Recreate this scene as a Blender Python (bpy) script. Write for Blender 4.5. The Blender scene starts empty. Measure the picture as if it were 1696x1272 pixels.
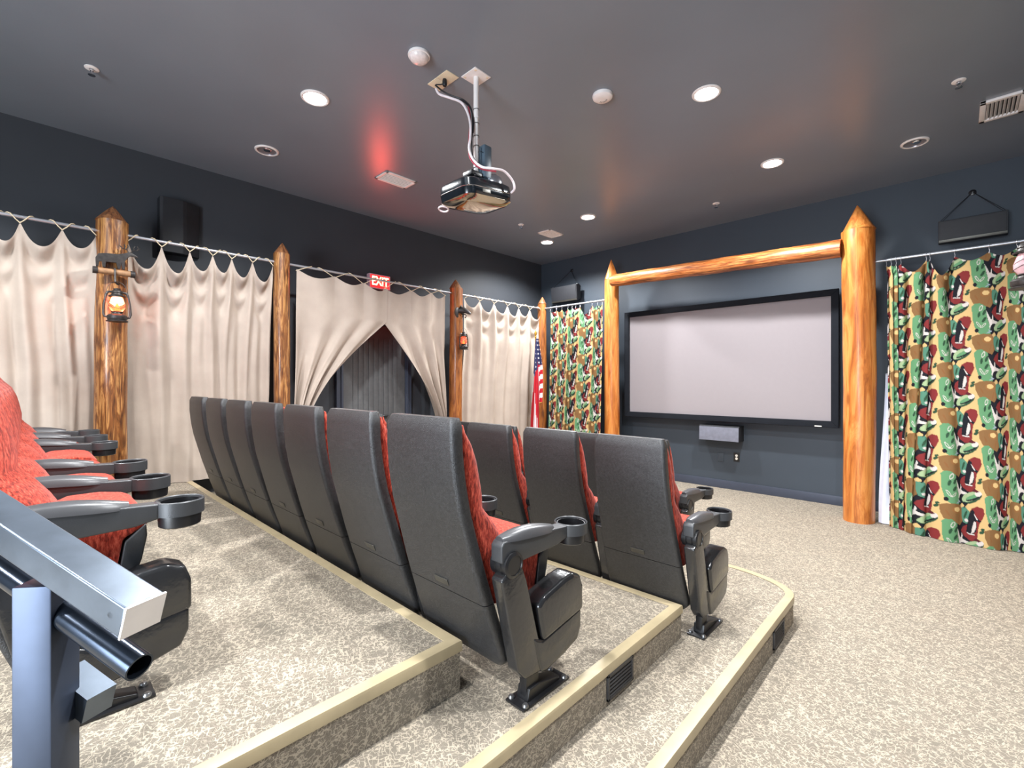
import bpy, bmesh, math, random
import numpy as np
from mathutils import Vector, Matrix
random.seed(7); rng = np.random.RandomState(5)
PI = math.pi
S = bpy.context.scene
COL = S.collection

# ------------------------------------------------------------ room measures (metres)
XL, XR, YS, YB, ZC = -5.567, 0.87, 6.61, -3.4, 3.623
Z1, Z2, Z3 = 0.157, 0.316, 0.496
CAMZ = 1.45
YAW = math.atan(737/771.)
FX, FY, RX, RY = -math.sin(YAW), math.cos(YAW), math.cos(YAW), math.sin(YAW)
def ray(u, v):
    r = (u-848)/771.; return (FX+r*RX, FY+r*RY, (633.-v)/771.)
def at_d(u, v, dep):
    q = ray(u, v); return Vector((q[0]*dep, q[1]*dep, CAMZ+q[2]*dep))
def at_x(u, v, x):
    q = ray(u, v); s = x/q[0]; return Vector((x, q[1]*s, CAMZ+q[2]*s))
def at_y(u, v, y):
    q = ray(u, v); s = y/q[1]; return Vector((q[0]*s, y, CAMZ+q[2]*s))
def at_z(u, v, z):
    q = ray(u, v); s = (z-CAMZ)/q[2]; return Vector((q[0]*s, q[1]*s, z))

# ------------------------------------------------------------ materials
def srgb(r, g, b):
    f = lambda c: ((c/255.)/12.92 if c/255. <= .04045 else ((c/255.+.055)/1.055)**2.4)
    return (f(r), f(g), f(b), 1)
class NT:
    def __init__(s, name):
        s.m = bpy.data.materials.new(name); s.m.use_nodes = True
        s.t = s.m.node_tree; s.p = s.t.nodes['Principled BSDF']
    def n(s, typ, **k):
        nd = s.t.nodes.new(typ)
        for a, b in k.items(): setattr(nd, a, b)
        return nd
    def l(s, a, b): s.t.links.new(a, b)
    def coord(s, scale=(1, 1, 1), rot=(0, 0, 0), kind='Object'):
        tc = s.n('ShaderNodeTexCoord'); mp = s.n('ShaderNodeMapping')
        mp.inputs['Scale'].default_value = scale; mp.inputs['Rotation'].default_value = rot
        s.l(tc.outputs[kind], mp.inputs['Vector']); return mp.outputs['Vector']
    def noise(s, vec, scale, detail=4, rough=.5, dist=0):
        nd = s.n('ShaderNodeTexNoise'); nd.inputs['Scale'].default_value = scale
        nd.inputs['Detail'].default_value = detail; nd.inputs['Roughness'].default_value = rough
        nd.inputs['Distortion'].default_value = dist
        s.l(vec, nd.inputs['Vector']); return nd.outputs['Fac']
    def ramp(s, fac, stops, interp='LINEAR'):
        nd = s.n('ShaderNodeValToRGB'); cr = nd.color_ramp; cr.interpolation = interp
        while len(cr.elements) < len(stops): cr.elements.new(.5)
        for e, (p, c) in zip(cr.elements, stops): e.position = p; e.color = c
        s.l(fac, nd.inputs['Fac']); return nd.outputs['Color']
    def mix(s, fac, a, b, mode='MIX'):
        nd = s.n('ShaderNodeMix', data_type='RGBA', blend_type=mode)
        for sock, v in ((nd.inputs[0], fac), (nd.inputs[6], a), (nd.inputs[7], b)):
            if hasattr(v, 'is_output'): s.l(v, sock)
            else: sock.default_value = v
        return nd.outputs[2]
    def math(s, op, a, b=0.):
        nd = s.n('ShaderNodeMath', operation=op)
        for sock, v in ((nd.inputs[0], a), (nd.inputs[1], b)):
            if hasattr(v, 'is_output'): s.l(v, sock)
            else: sock.default_value = v
        return nd.outputs[0]
    def bump(s, h, strength=.3, dist=.01):
        nd = s.n('ShaderNodeBump'); nd.inputs['Strength'].default_value = strength
        nd.inputs['Distance'].default_value = dist
        s.l(h, nd.inputs['Height']); s.l(nd.outputs['Normal'], s.p.inputs['Normal'])
    def set(s, color=None, rough=None, metal=None, spec=None, coat=None, emit=None, es=0, trans=None, sheen=None):
        P = s.p.inputs
        if color is not None:
            if hasattr(color, 'is_output'): s.l(color, P['Base Color'])
            else: P['Base Color'].default_value = color
        if rough is not None:
            if hasattr(rough, 'is_output'): s.l(rough, P['Roughness'])
            else: P['Roughness'].default_value = rough
        if metal is not None: P['Metallic'].default_value = metal
        if spec is not None: P['Specular IOR Level'].default_value = spec
        if coat is not None: P['Coat Weight'].default_value = coat; P['Coat Roughness'].default_value = .15
        if emit is not None: P['Emission Color'].default_value = emit; P['Emission Strength'].default_value = es
        if trans is not None: P['Transmission Weight'].default_value = trans
        if sheen is not None: P['Sheen Weight'].default_value = sheen
        return s.m

M = {}
def plain(name, c, rough=.5, metal=0, spec=.5, coat=0, var=.12, scale=20, bump=0, bs=200):
    t = NT(name); v = t.coord(); f = t.noise(v, scale, 5)
    lo = tuple(x*(1-var) for x in c[:3])+(1,); hi = tuple(min(1, x*(1+var)) for x in c[:3])+(1,)
    col = t.ramp(f, [(.3, lo), (.7, hi)])
    if bump: t.bump(t.noise(v, bs, 3), bump, .002)
    M[name] = t.set(col, rough, metal, spec, coat); return M[name]

plain('wall_paint', srgb(58, 61, 66), .55, spec=.35, var=.05, scale=2, bump=.15, bs=90)
plain('wall_blue_paint', srgb(60, 68, 77), .5, spec=.4, var=.05, scale=2, bump=.15, bs=90)
plain('ceiling_paint', srgb(120, 127, 136), .32, spec=.5, var=.04, scale=1.5, bump=.12, bs=70)
plain('door_paint', srgb(92, 93, 94), .45, var=.1)
plain('baseboard_paint', srgb(62, 68, 82), .4, var=.05)
plain('nosing_vinyl', srgb(176, 160, 128), .4, var=.1, scale=8)
plain('grille', srgb(52, 50, 50), .5)
plain('shell_plastic', srgb(44, 44, 45), .36, spec=.55, var=.35, scale=90, bump=.9, bs=330)
plain('arm_plastic', srgb(58, 59, 61), .38, spec=.5, var=.08, bump=.2, bs=300)
plain('pad_plastic', srgb(66, 66, 68), .33, spec=.6, var=.06)
plain('leatherette', srgb(36, 36, 37), .2, spec=.8, var=.15, bump=.5, bs=45)
plain('black_metal', srgb(24, 24, 26), .35, spec=.6)
plain('bolt_steel', srgb(150, 150, 150), .3, .9)
plain('plate_metal', srgb(84, 82, 76), .4, .6)
plain('white_metal', srgb(232, 226, 222), .45, var=.04)
plain('cream_plate', srgb(226, 210, 180), .5, var=.05)
plain('chrome', srgb(215, 218, 224), .2, 1., var=.05)
plain('rod_steel', srgb(196, 198, 204), .3, .7, var=.05)
plain('rail_steel', srgb(104, 114, 126), .32, .75, var=.25, scale=9)
plain('rail_post', srgb(62, 70, 86), .38, .6, var=.25, scale=7)
plain('rail_tube', srgb(60, 68, 80), .2, .8, var=.2)
plain('rope', srgb(214, 196, 164), .8, var=.2, scale=90)
plain('screen_frame', srgb(24, 27, 33), .85, spec=.2)
plain('screen_fabric', srgb(146, 139, 141), .8, spec=.2, var=.01)
plain('speaker_dark', srgb(34, 35, 39), .6)
plain('speaker_grey', srgb(112, 114, 126), .5)
plain('speaker_blue', srgb(50, 62, 74), .45)
plain('gloss_black', srgb(14, 19, 24), .16, spec=.6, coat=.2, var=.3)
plain('proj_under', srgb(190, 176, 160), .08, 1., var=.05, scale=3)
plain('proj_box', srgb(80, 96, 108), .35, spec=.6)
plain('cable_white', srgb(232, 222, 224), .45)
plain('cable_black', srgb(20, 22, 26), .45)
plain('cable_red', srgb(170, 60, 76), .5)
plain('lantern_metal', srgb(60, 56, 54), .45, .5, var=.3, scale=40)
plain('outlet_plate', srgb(30, 28, 28), .5)
plain('outlet_white', srgb(235, 230, 220), .5)
plain('lining', srgb(222, 224, 236), .8, var=.03)
plain('gold', srgb(196, 150, 60), .35, .7)
plain('dark_inside', srgb(40, 38, 38), .6)
plain('sign_case', srgb(214, 170, 180), .4)
plain('shelf_wood', srgb(150, 112, 78), .6, var=.3, scale=30)

# carpet
def carpet(name, ka):
    t = NT(name)
    va = t.coord((1, 1, 1), (0, 0, 0))
    def strokes(ang, sx, sy, scale, seed):
        v = t.n('ShaderNodeMapping'); v.inputs['Rotation'].default_value = (ang*.6, ang*.4, ang); v.inputs['Location'].default_value = (seed, seed*2, seed*.7)
        t.l(va, v.inputs['Vector'])
        v2 = t.n('ShaderNodeMapping'); v2.inputs['Scale'].default_value = (sx, sy, sy); t.l(v.outputs[0], v2.inputs['Vector'])
        f = t.noise(v2.outputs[0], scale*1.35, 1., .5, .3)
        return t.math('ABSOLUTE', t.math('SUBTRACT', f, .5))
    a = strokes(.5, .55, 1.5, 30, 1.3); b = strokes(-1.1, .6, 1.6, 28, 4.1)
    fa = t.ramp(a, [(.016, (1, 1, 1, 1)), (.036, (0, 0, 0, 1))]); fb = t.ramp(b, [(.016, (1, 1, 1, 1)), (.036, (0, 0, 0, 1))])
    br = t.mix(1.0, fa, fb, 'LIGHTEN')
    patch = t.ramp(t.noise(va, 26, 3), [(.30, (0, 0, 0, 1)), (.44, (1, 1, 1, 1))])
    br = t.mix(1.0, br, patch, 'MULTIPLY')
    fine = t.ramp(t.noise(va, 330, 2), [(.3, srgb(102, 93, 82)), (.7, srgb(148, 138, 124))])
    dark = t.mix(t.ramp(t.noise(va, 5, 3), [(.35, (0, 0, 0, 1)), (.65, (1, 1, 1, 1))]), fine, srgb(126, 118, 106))
    col = t.mix(t.math('MULTIPLY', br, .55), dark, srgb(206, 192, 170))
    t.bump(t.noise(va, 260, 3), .7, .004)
    M[name] = t.set(col, .95, 0, .15); return M[name]
carpet('carpet', 1)

# red velvet
t = NT('red_velvet'); v = t.coord((1, 1, .28)); f = t.noise(v, 130, 4, .7)
col = t.ramp(f, [(.34, srgb(88, 24, 16)), (.5, srgb(160, 52, 36)), (.66, srgb(206, 94, 72))])
t.bump(t.noise(v, 160, 3), .4, .003); M['velvet'] = t.set(col, .8, 0, .2, sheen=.1)

# canvas curtain
t = NT('canvas'); v = t.coord()
col = t.ramp(t.noise(v, 3, 4), [(.3, srgb(168, 154, 142)), (.7, srgb(184, 170, 157))])
t.bump(t.noise(v, 9, 5, .65), .25, .012); M['canvas'] = t.set(col, .85, 0, .15)

# logs
def wood(name, lo, mid, hi, gscale=1., streak=.5, vert=True, coat=.4, s0=.5, s1=.66):
    t = NT(name); v = t.coord((7, 7, .8) if vert else (.8, 7, 7))
    g = t.noise(v, 2.6*gscale, 7, .62, 1.6)
    col = t.ramp(g, [(.30, lo), (.47, mid), (.60, hi), (.72, mid)])
    v2 = t.coord((30, 30, 1.2) if vert else (1.2, 30, 30)); g2 = t.noise(v2, 2, 4, .6, .6)
    col = t.mix(t.math('MULTIPLY', t.ramp(g2, [(s0, (0, 0, 0, 1)), (s1, (1, 1, 1, 1))]), streak), col, lo)
    v3 = t.coord((4, 4, 1.1) if vert else (1.1, 4, 4)); vo = t.n('ShaderNodeTexVoronoi'); vo.inputs['Scale'].default_value = 1.1; t.l(v3, vo.inputs['Vector'])
    col = t.mix(t.ramp(vo.outputs['Distance'], [(.05, (.8, .8, .8, 1)), (.12, (0, 0, 0, 1))]), col, lo)
    t.bump(g, .35, .01); M[name] = t.set(col, .38, 0, .5, coat); return M[name]
wood('log_brown', srgb(54, 28, 14), srgb(128, 78, 38), srgb(186, 134, 78), 1.3, .6)
wood('log_rust', srgb(74, 36, 14), srgb(140, 80, 34), srgb(172, 108, 52), 1., .4)
wood('log_honey', srgb(132, 66, 22), srgb(188, 110, 46), srgb(208, 138, 70), .7, .3, coat=.15)
wood('log_beam', srgb(80, 40, 18), srgb(176, 98, 44), srgb(208, 134, 76), 1.3, .85, vert=False, coat=.15, s0=.44, s1=.6)
wood('log_tip', srgb(60, 34, 22), srgb(120, 74, 44), srgb(156, 108, 70), 1., .6)

def emis(name, c, s):
    t = NT(name); M[name] = t.set(c, .5, emit=c, es=s); return M[name]
emis('lamp_glow', (.93, .97, 1, 1), 14.); emis('exit_letters', srgb(255, 226, 160), 2.6)
emis('flame_glow', srgb(255, 130, 60), 2.5)
t = NT('exit_red'); M['exit_red'] = t.set(srgb(214, 70, 76), .4, emit=srgb(230, 30, 34), es=.7)
t = NT('lantern_glass'); M['lantern_glass'] = t.set(srgb(240, 140, 105), .2, trans=.7, emit=srgb(255, 110, 70), es=.12)
t = NT('pink_glass'); M['pink_glass'] = t.set(srgb(240, 200, 205), .15, trans=.5)
# colour-attribute cloths (printed pattern woven into the fabric)
for nm in ('printed_cloth', 'flag_cloth'):
    t = NT(nm); a = t.n('ShaderNodeAttribute'); a.attribute_name = 'print'
    t.l(a.outputs['Color'], t.p.inputs['Base Color']); M[nm] = t.set(None, .8, 0, .2)

# ------------------------------------------------------------ mesh helpers
class MB:
    def __init__(s): s.v = []; s.f = []
    def add(s, verts, faces, mat=None):
        o = len(s.v)
        for p in verts: s.v.append(tuple(mat @ Vector(p)) if mat else tuple(p))
        for f in faces: s.f.append([i+o for i in f])
        return s
    def box(s, c, d, bev=.0, rot=None):
        bm = bmesh.new(); bmesh.ops.create_cube(bm, size=1)
        for w in bm.verts: w.co = Vector((w.co.x*d[0], w.co.y*d[1], w.co.z*d[2]))
        if bev: bmesh.ops.bevel(bm, geom=bm.edges[:], offset=min(bev, min(d)*.45), segments=2, profile=.6, affect='EDGES')
        mt = Matrix.Translation(c)
        if rot: mt = mt @ (rot if isinstance(rot, Matrix) else Matrix.Rotation(rot[1], 4, rot[0]))
        bm.verts.index_update()
        s.add([w.co for w in bm.verts], [[w.index for w in f.verts] for f in bm.faces], mt); bm.free(); return s
    def lathe(s, prof, seg=24, mat=None, cap=True):
        n = len(prof); vs = []
        for r, z in prof:
            for k in range(seg):
                a = 2*PI*k/seg; vs.append((r*math.cos(a), r*math.sin(a), z))
        fs = []
        for i in range(n-1):
            for k in range(seg):
                k2 = (k+1) % seg; fs.append([i*seg+k, i*seg+k2, (i+1)*seg+k2, (i+1)*seg+k])
        if cap:
            if prof[0][0] > 1e-5: fs.append(list(range(seg))[::-1])
            if prof[-1][0] > 1e-5: fs.append([(n-1)*seg+k for k in range(seg)])
        return s.add(vs, fs, mat)
    def tube(s, pts, r, seg=8, closed=False):
        pts = [Vector(p) for p in pts]; n = len(pts); vs = []; up = Vector((0, 0, 1)); prevn = None
        for i, p in enumerate(pts):
            if closed: tg = pts[(i+1) % n]-pts[i-1]
            else: tg = pts[min(i+1, n-1)]-pts[max(i-1, 0)]
            tg.normalize()
            if prevn is None:
                a = up if abs(tg.dot(up)) < .9 else Vector((1, 0, 0)); nn = tg.cross(a).normalized()
            else:
                nn = (prevn-tg*prevn.dot(tg)).normalized()
            prevn = nn; bb = tg.cross(nn); rr = r[i] if isinstance(r, (list, tuple)) else r
            for k in range(seg):
                a = 2*PI*k/seg; vs.append(p+nn*math.cos(a)*rr+bb*math.sin(a)*rr)
        fs = []
        for i in range(n if closed else n-1):
            j = (i+1) % n
            for k in range(seg): k2 = (k+1) % seg; fs.append([i*seg+k, i*seg+k2, j*seg+k2, j*seg+k])
        if not closed: fs.append(list(range(seg))[::-1]); fs.append([(n-1)*seg+k for k in range(seg)])
        return s.add(vs, fs)
    def prism(s, poly, x0, x1, axis='x', bev=0):
        """poly in (y,z) extruded along x (or (x,y) along z)"""
        bm = bmesh.new()
        f3 = (lambda a, b, c: (c, a, b)) if axis == 'x' else ((lambda a, b, c: (a, b, c)) if axis == 'z' else (lambda a, b, c: (a, c, b)))
        A = [bm.verts.new(f3(a, b, x0)) for a, b in poly]; B = [bm.verts.new(f3(a, b, x1)) for a, b in poly]
        n = len(poly); bm.faces.new(A[::-1]); bm.faces.new(B)
        for i in range(n): bm.faces.new([A[i], A[(i+1) % n], B[(i+1) % n], B[i]])
        bmesh.ops.recalc_face_normals(bm, faces=bm.faces)
        if bev: bmesh.ops.bevel(bm, geom=bm.edges[:], offset=bev, segments=3, profile=.6, affect='EDGES', clamp_overlap=True)
        bm.verts.index_update()
        s.add([w.co for w in bm.verts], [[w.index for w in f.verts] for f in bm.faces]); bm.free(); return s
    def loft(s, rings, cap=True):
        n = len(rings[0]); vs = [p for r in rings for p in r]; fs = []
        for i in range(len(rings)-1):
            for k in range(n): k2 = (k+1) % n; fs.append([i*n+k, i*n+k2, (i+1)*n+k2, (i+1)*n+k])
        if cap: fs.append(list(range(n))[::-1]); fs.append([(len(rings)-1)*n+k for k in range(n)])
        return s.add(vs, fs)
    def obj(s, name, mat, parent=None, smooth=True, angle=38):
        me = bpy.data.meshes.new(name); me.from_pydata([tuple(p) for p in s.v], [], s.f); me.validate()
        bm = bmesh.new(); bm.from_mesh(me); bmesh.ops.recalc_face_normals(bm, faces=bm.faces); bm.to_mesh(me); bm.free()
        me.materials.append(M[mat] if isinstance(mat, str) else mat)
        if smooth:
            me.polygons.foreach_set('use_smooth', [True]*len(me.polygons)); me.set_sharp_from_angle(angle=math.radians(angle))
        o = bpy.data.objects.new(name, me); COL.objects.link(o)
        if parent: o.parent = parent
        return o
def tag(o, label=None, cat=None, group=None, kind=None):
    if label: o['label'] = label
    if cat: o['category'] = cat
    if group: o['group'] = group
    if kind: o['kind'] = kind
    return o
def thing(name, loc, label, cat, group=None, rz=0):
    o = bpy.data.objects.new(name, None); COL.objects.link(o); o.location = loc; o.rotation_euler = (0, 0, rz)
    o.empty_display_size = .1
    return tag(o, label, cat, group)
def copy_tree(o, parent=None):
    c = o.copy(); COL.objects.link(c)
    if parent: c.parent = parent
    for ch in list(o.children): copy_tree(ch, c)
    return c
def struct(o): o['kind'] = 'structure'; return o
def smoothstep(x): x = np.clip(x, 0, 1); return x*x*(3-2*x)
def bez(pts, n=8):
    """Catmull-Rom through points"""
    P = [Vector(p) for p in pts]; out = []
    for i in range(len(P)-1):
        p0, p1, p2, p3 = P[max(i-1, 0)], P[i], P[i+1], P[min(i+2, len(P)-1)]
        for k in range(n):
            t = k/n; out.append(.5*((2*p1)+(p2-p0)*t+(2*p0-5*p1+4*p2-p3)*t*t+(3*p1-p0-3*p2+p3)*t**3))
    out.append(P[-1]); return out

# ------------------------------------------------------------ room shell
W = .12
struct(MB().box((( XL+XR)/2, (YB+YS)/2, -.05), (XR-XL+.3, YS-YB+.3, .1)).obj('floor', 'carpet', smooth=False))
struct(MB().box(((XL+XR)/2, (YB+YS)/2, ZC+.05), (XR-XL+.3, YS-YB+.3, .1)).obj('ceiling', 'ceiling_paint', smooth=False))
struct(MB().box((XL-W/2, (YB+YS)/2, ZC/2), (W, YS-YB+2*W, ZC)).obj('wall_left', 'wall_paint', smooth=False))
struct(MB().box((XR+W/2, (YB+YS)/2, ZC/2), (W, YS-YB+2*W, ZC)).obj('wall_right', 'wall_paint', smooth=False))
struct(MB().box(((XL+XR)/2, YS+W/2, ZC/2), (XR-XL, W, ZC)).obj('wall_screen', 'wall_blue_paint', smooth=False))
# unseen back wall; wide opening added to let fill light in behind the camera
ow0, ow1, oh = -1.9, .5, 2.5
b = MB(); b.box(((XL+ow0)/2, YB-W/2, ZC/2), (ow0-XL, W, ZC)); b.box(((XR+ow1)/2, YB-W/2, ZC/2), (XR-ow1, W, ZC))
b.box(((ow0+ow1)/2, YB-W/2, (ZC+oh)/2), (ow1-ow0, W, ZC-oh)); struct(b.obj('wall_back', 'wall_paint', smooth=False))
b = MB(); b.box(((XL+XR)/2, YS-.008, .055), (XR-XL, .016, .11), .004); struct(b.obj('baseboard_screen', 'baseboard_paint'))
b = MB(); b.box((XL+.008, 5.05, .055), (.016, 3.1, .11), .004); struct(b.obj('baseboard_left', 'baseboard_paint'))

# ------------------------------------------------------------ tiered platforms
def platform(x1, y1, z, zb, yback, corner, label):
    pts = [(XL+.002, yback)]
    pts.append((x1, yback))
    if corner:
        n = 8; R = corner
        edge = []
        for k in range(n+1):
            a = PI/2*k/n
            edge.append((x1-R*1.15+R*1.15*math.cos(a), y1-R*.62+R*.62*math.sin(a)))
    else: edge = [(x1, y1)]
    pts += edge; pts.append((XL+.002, y1))
    nz = .012
    o = MB().prism(pts, zb, z-.001, 'z').obj('seating_platform', 'carpet', smooth=False)
    struct(o)
    # vinyl nosing along side and front: L profile swept
    path = [(x1, yback)]+edge+[(XL+.25, y1)]
    w, h, t = .042, .034, .006
    prof = [(-w, z), (-w, z+.003), (-.006, z+t), (t*.6, z+t-.002), (t, z-.004), (t, z-h), (0, z-h), (0, z-.003)]
    rings = []
    n = len(path)
    for i, p in enumerate(path):
        a = Vector(path[max(i-1, 0)]); c = Vector(path[min(i+1, n-1)]); p = Vector(p)
        d1 = (p-a).normalized() if i > 0 else (c-p).normalized(); d2 = (c-p).normalized() if i < n-1 else d1
        n1 = Vector((d1.y, -d1.x)); n2 = Vector((d2.y, -d2.x)); m = (n1+n2).normalized(); k = 1/max(.3, m.dot(n1))
        rings.append([(p.x+m.x*q*k, p.y+m.y*q*k, zz) for q, zz in prof])
    nb = MB().loft(rings).obj('nosing', 'nosing_vinyl', o, angle=30)
    return o
platform(-.712, 3.445, Z1, 0, YB+1.2, .42, '')
platform(-1.010, 2.297, Z2, Z1, YB+1.2, 0, '')
platform(-1.322, 1.106, Z3, Z2, YB+1.2, 0, '')
# louvred step lights in the side risers
def steplight(x, y, z, label):
    t = thing('step_light', (x, y, z), label, 'step light', 'louvred step lights')
    b = MB(); fw, fh = .20, .105
    for s in (-1, 1): b.box((0.005, s*(fw/2-.006), 0), (.010, .012, fh), .002); b.box((.005, 0, s*(fh/2-.006)), (.010, fw, .012), .002)
    b.obj('frame', 'grille', t)
    b = MB()
    for k in range(6): b.box((.004, 0, -.038+k*.0152), (.008, fw-.02, .006), .001, ('Y', .5))
    b.obj('louver', 'grille', t)
    MB().box((.001, 0, 0), (.002, fw-.02, fh-.02)).obj('backing', 'dark_inside', t)
steplight(-1.010, 1.70, .230, 'dark louvred step light in the riser beside the near black seat foot')
steplight(-.712, 2.86, .070, 'dark louvred step light low in the front platform riser near its rounded corner')

# ------------------------------------------------------------ theatre seats
def rrect(hw, y0, y1, r, z, n=4, crown=0):
    """rounded rectangle ring in x,y at height z"""
    pts = []
    for cx, cy, a0 in ((hw-r, y1-r, 0), (-hw+r, y1-r, PI/2), (-hw+r, y0+r, PI), (hw-r, y0+r, 1.5*PI)):
        for k in range(n+1):
            a = a0+PI/2*k/n; pts.append((cx+r*math.cos(a), cy+r*math.sin(a), z))
    # crown on the y0 (rear) side
    return pts
SH = [(-.113, .125), (-.13, .18), (-.155, .25), (-.18, .32), (-.197, .372), (-.225, .46), (-.262, .59), (-.292, .70), (-.310, .80), (-.320, .90), (-.321, .98), (-.318, 1.015)]
def shell_y(z):
    return float(np.interp(z, [p[1] for p in SH], [p[0] for p in SH]))
def make_seat(end_panel=True, arm=True, left_arm=False):
    t = thing('theater_seat', (0, 0, 0), 'x', 'seat')
    # upper and lower shell
    def shell(z0, z1, n, name, mat):
        rings = []
        for k in range(n+1):
            z = z0+(z1-z0)*k/n; y = shell_y(z); hw = float(np.interp(z, [.12, .37, .6, 1.0], [.233, .222, .211, .199]))
            top = 0
            if z > .99: top = (z-.99)/.025
            bot = 0
            if z < .17: bot = (.17-z)/.045
            hw2 = hw-.012*top**2-.03*bot**2; yb = y+.008*top**2+.010*bot**2
            rings.append(rrect(hw2, yb, yb+.052-.012*top**2, .017, z))
        return MB().loft(rings).obj(name, mat, t, angle=50)
    up = shell(.374, 1.015, 22, 'back_shell', 'shell_plastic')
    lo = shell(.125, .371, 9, 'lower_shell', 'shell_plastic')
    y = shell_y(.405)
    MB().box((.0, y-.0012, .405), (.078, .003, .026), .001, ('X', .37)).obj('number_plate', 'plate_metal', up)
    # back cushion
    C = [(-.03, .36), (-.015, .42), (-.05, .50), (-.085, .56), (-.112, .61), (-.140, .65), (-.168, .68), (-.182, .70), (-.182, .74), (-.192, .80), (-.205, .86), (-.228, .92), (-.258, .965), (-.285, .99)]
    rings = []
    for i, (yy, z) in enumerate(C):
        yb = shell_y(z)+.045; hw = .216-(.01 if abs(z-.70) < .03 else 0)-(.03 if i == len(C)-1 else 0)
        yf = max(yy, yb+.015); hw = min(hw, float(np.interp(z, [.3, .6, 1.0], [.215, .203, .192])))
        ring = rrect(hw, yb, yf, min(.03, (yf-yb)*.45), z, 5); m_ = len(ring)
        # add points along the front so that the cushion can be crowned
        q = ring[:6]+[(hw*(1-2*f)*.8, yf, z) for f in (.1, .3, .5, .7, .9)]+ring[6:]
        cr = .062 if z < .95 else .062*(1-.4*(z-.95)/.04)
        rings.append([(a, b+cr*max(0, 1-(a/hw)**2)*(1 if b > yb+.01 else 0), c) for a, b, c in q])
    MB().loft(rings).obj('back_cushion', 'velvet', t, angle=60)
    # folded-up seat
    poly = [(-.075, .35), (-.09, .46), (-.065, .53), (.0, .556), (.08, .556), (.145, .545), (.172, .528), (.165, .505), (.105, .47), (.08, .33)]
    MB().prism(poly, -.205, .205, 'x', .016).obj('seat_cushion', 'velvet', t, angle=60)
    pan = [(.082, .30), (.107, .46), (.16, .51), (.163, .47), (.150, .40), (.128, .33), (.105, .29)]
    MB().prism(pan, -.207, .207, 'x', .006).obj('seat_pan', 'arm_plastic', t, angle=50)
    def side(x, endp, arm):
        k = 1 if x > 0 else -1
        # support column with joint
        st = MB().prism([(-.185, .475), (-.165, .49), (-.085, .50), (-.06, .44), (.035, .11), (.02, .092), (-.07, .10), (-.105, .14)], x-.020, x+.034, 'x', .008).obj('arm_support', 'leatherette', t, angle=50)
        b = MB(); rm = Matrix.Translation((x, -.128, .515)) @ Matrix.Rotation(PI/2, 4, 'Y')
        b.lathe([(.036, -.04), (.044, -.038), (.044, -.016), (.041, -.014), (.041, -.011), (.045, -.008), (.045, .012), (.041, .015), (.041, .018), (.044, .021), (.044, .036), (.034, .040), (.033, .037)], 28, rm)
        b.obj('pivot_joint', 'black_metal', st)
        b = MB(); b.box((x-.0, -.012, .06), (.035, .07, .13), .008); b.prism([(-.05, .008), (-.04, .05), (.01, .05), (.13, .022), (.13, .008)], x-.028, x+.028, 'x', .005)
        b.box((x, .04, .005), (.09, .26, .008), .003)
        ft = b.obj('foot_bracket', 'black_metal', t)
        for sx in (-1, 1):
            for yy in (-.07, .15): MB().lathe([(.012, .008), (.012, .013), (.008, .018), (0, .019)], 12, Matrix.Translation((x+sx*.034, yy, 0))).obj('bolt', 'bolt_steel', ft)
        if endp:
            ep = MB().prism([(-.01, .335), (.02, .36), (.14, .388), (.20, .395), (.245, .375), (.262, .33), (.262, .235), (.02, .20)], x-.045, x+.045, 'x', .016).obj('end_panel', 'leatherette', t, angle=50)
            MB().prism([(-.03, .23), (.02, .205), (.12, .222), (.256, .245), (.256, .17), (.235, .125), (.15, .10), (.04, .082), (.01, .09)], x-.04, x+.04, 'x', .014).obj('lower_panel', 'leatherette', ep, angle=50)
        if arm:
            ar = bpy.data.objects.new('armrest', None)
            b = MB()
            b.prism([(-.178, .53), (-.178, .585), (-.165, .60), (.19, .578), (.19, .535), (.12, .520), (-.10, .512), (-.15, .518)], x-.027, x+.027, 'x', .006)
            # cup ring
            m = Matrix.Translation((x, .238, 0))
            b.lathe([(.058, .535), (.066, .537), (.066, .579), (.063, .582), (.060, .579), (.058, .540)], 32, m, cap=False)
            a = b.obj('armrest', 'arm_plastic', t, angle=40)
            # pad
            rings = []
            for i in range(13):
                f = i/12.; yy = -.165+.275*f; zt = .606-.018*f+.026*math.sin(PI*(.10+.80*f)); w = .035*(1-.45*(2*abs(f-.5))**4)
                zb = .596-.022*f
                ring = []
                for k in range(12):
                    an = 2*PI*k/12; ring.append((x+w*math.cos(an), yy, zb+(zt-zb)*max(0, math.sin(an))**.7 if math.sin(an) > 0 else zb+.002*math.sin(an)))
                rings.append(ring)
            MB().loft(rings).obj('arm_pad', 'pad_plastic', a, angle=60)
            b = MB().lathe([(.0, .498), (.050, .498), (.056, .502), (.058, .534), (.056, .575), (.053, .575), (.053, .506), (0, .504)], 32, m, cap=False)
            b.obj('cup_holder', 'black_metal', a, angle=50)
    side(.2575, end_panel, arm)
    if left_arm: side(-.2575, False, True)
    return t
protos = {}
def get_seat(e, a, l):
    key = (e, a, l)
    if key not in protos: protos[key] = make_seat(e, a, l); return protos[key]
    return copy_tree(protos[key])
ORD = ['nearest the aisle', 'second from the aisle', 'third from the aisle', 'fourth from the aisle', 'fifth from the aisle', 'sixth from the aisle', 'seventh from the aisle']
def row(n, xr, y, z, pitch, desc, group, noarm=()):
    for k in range(n):
        s = get_seat(k == 0, k not in noarm, k == n-1)
        s.location = (xr-pitch/2*1.0-.0-k*pitch, y, z)
        lab = {0: desc+', end seat '+ORD[0], n-1: desc+', farthest from the aisle'}.get(k, desc+', '+ORD[k])
        tag(s, lab, 'seat', group)
row(7, -1.1175, 1.27, Z2, .513, 'black-shelled red seat, middle tier row', 'middle tier seats')
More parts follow.
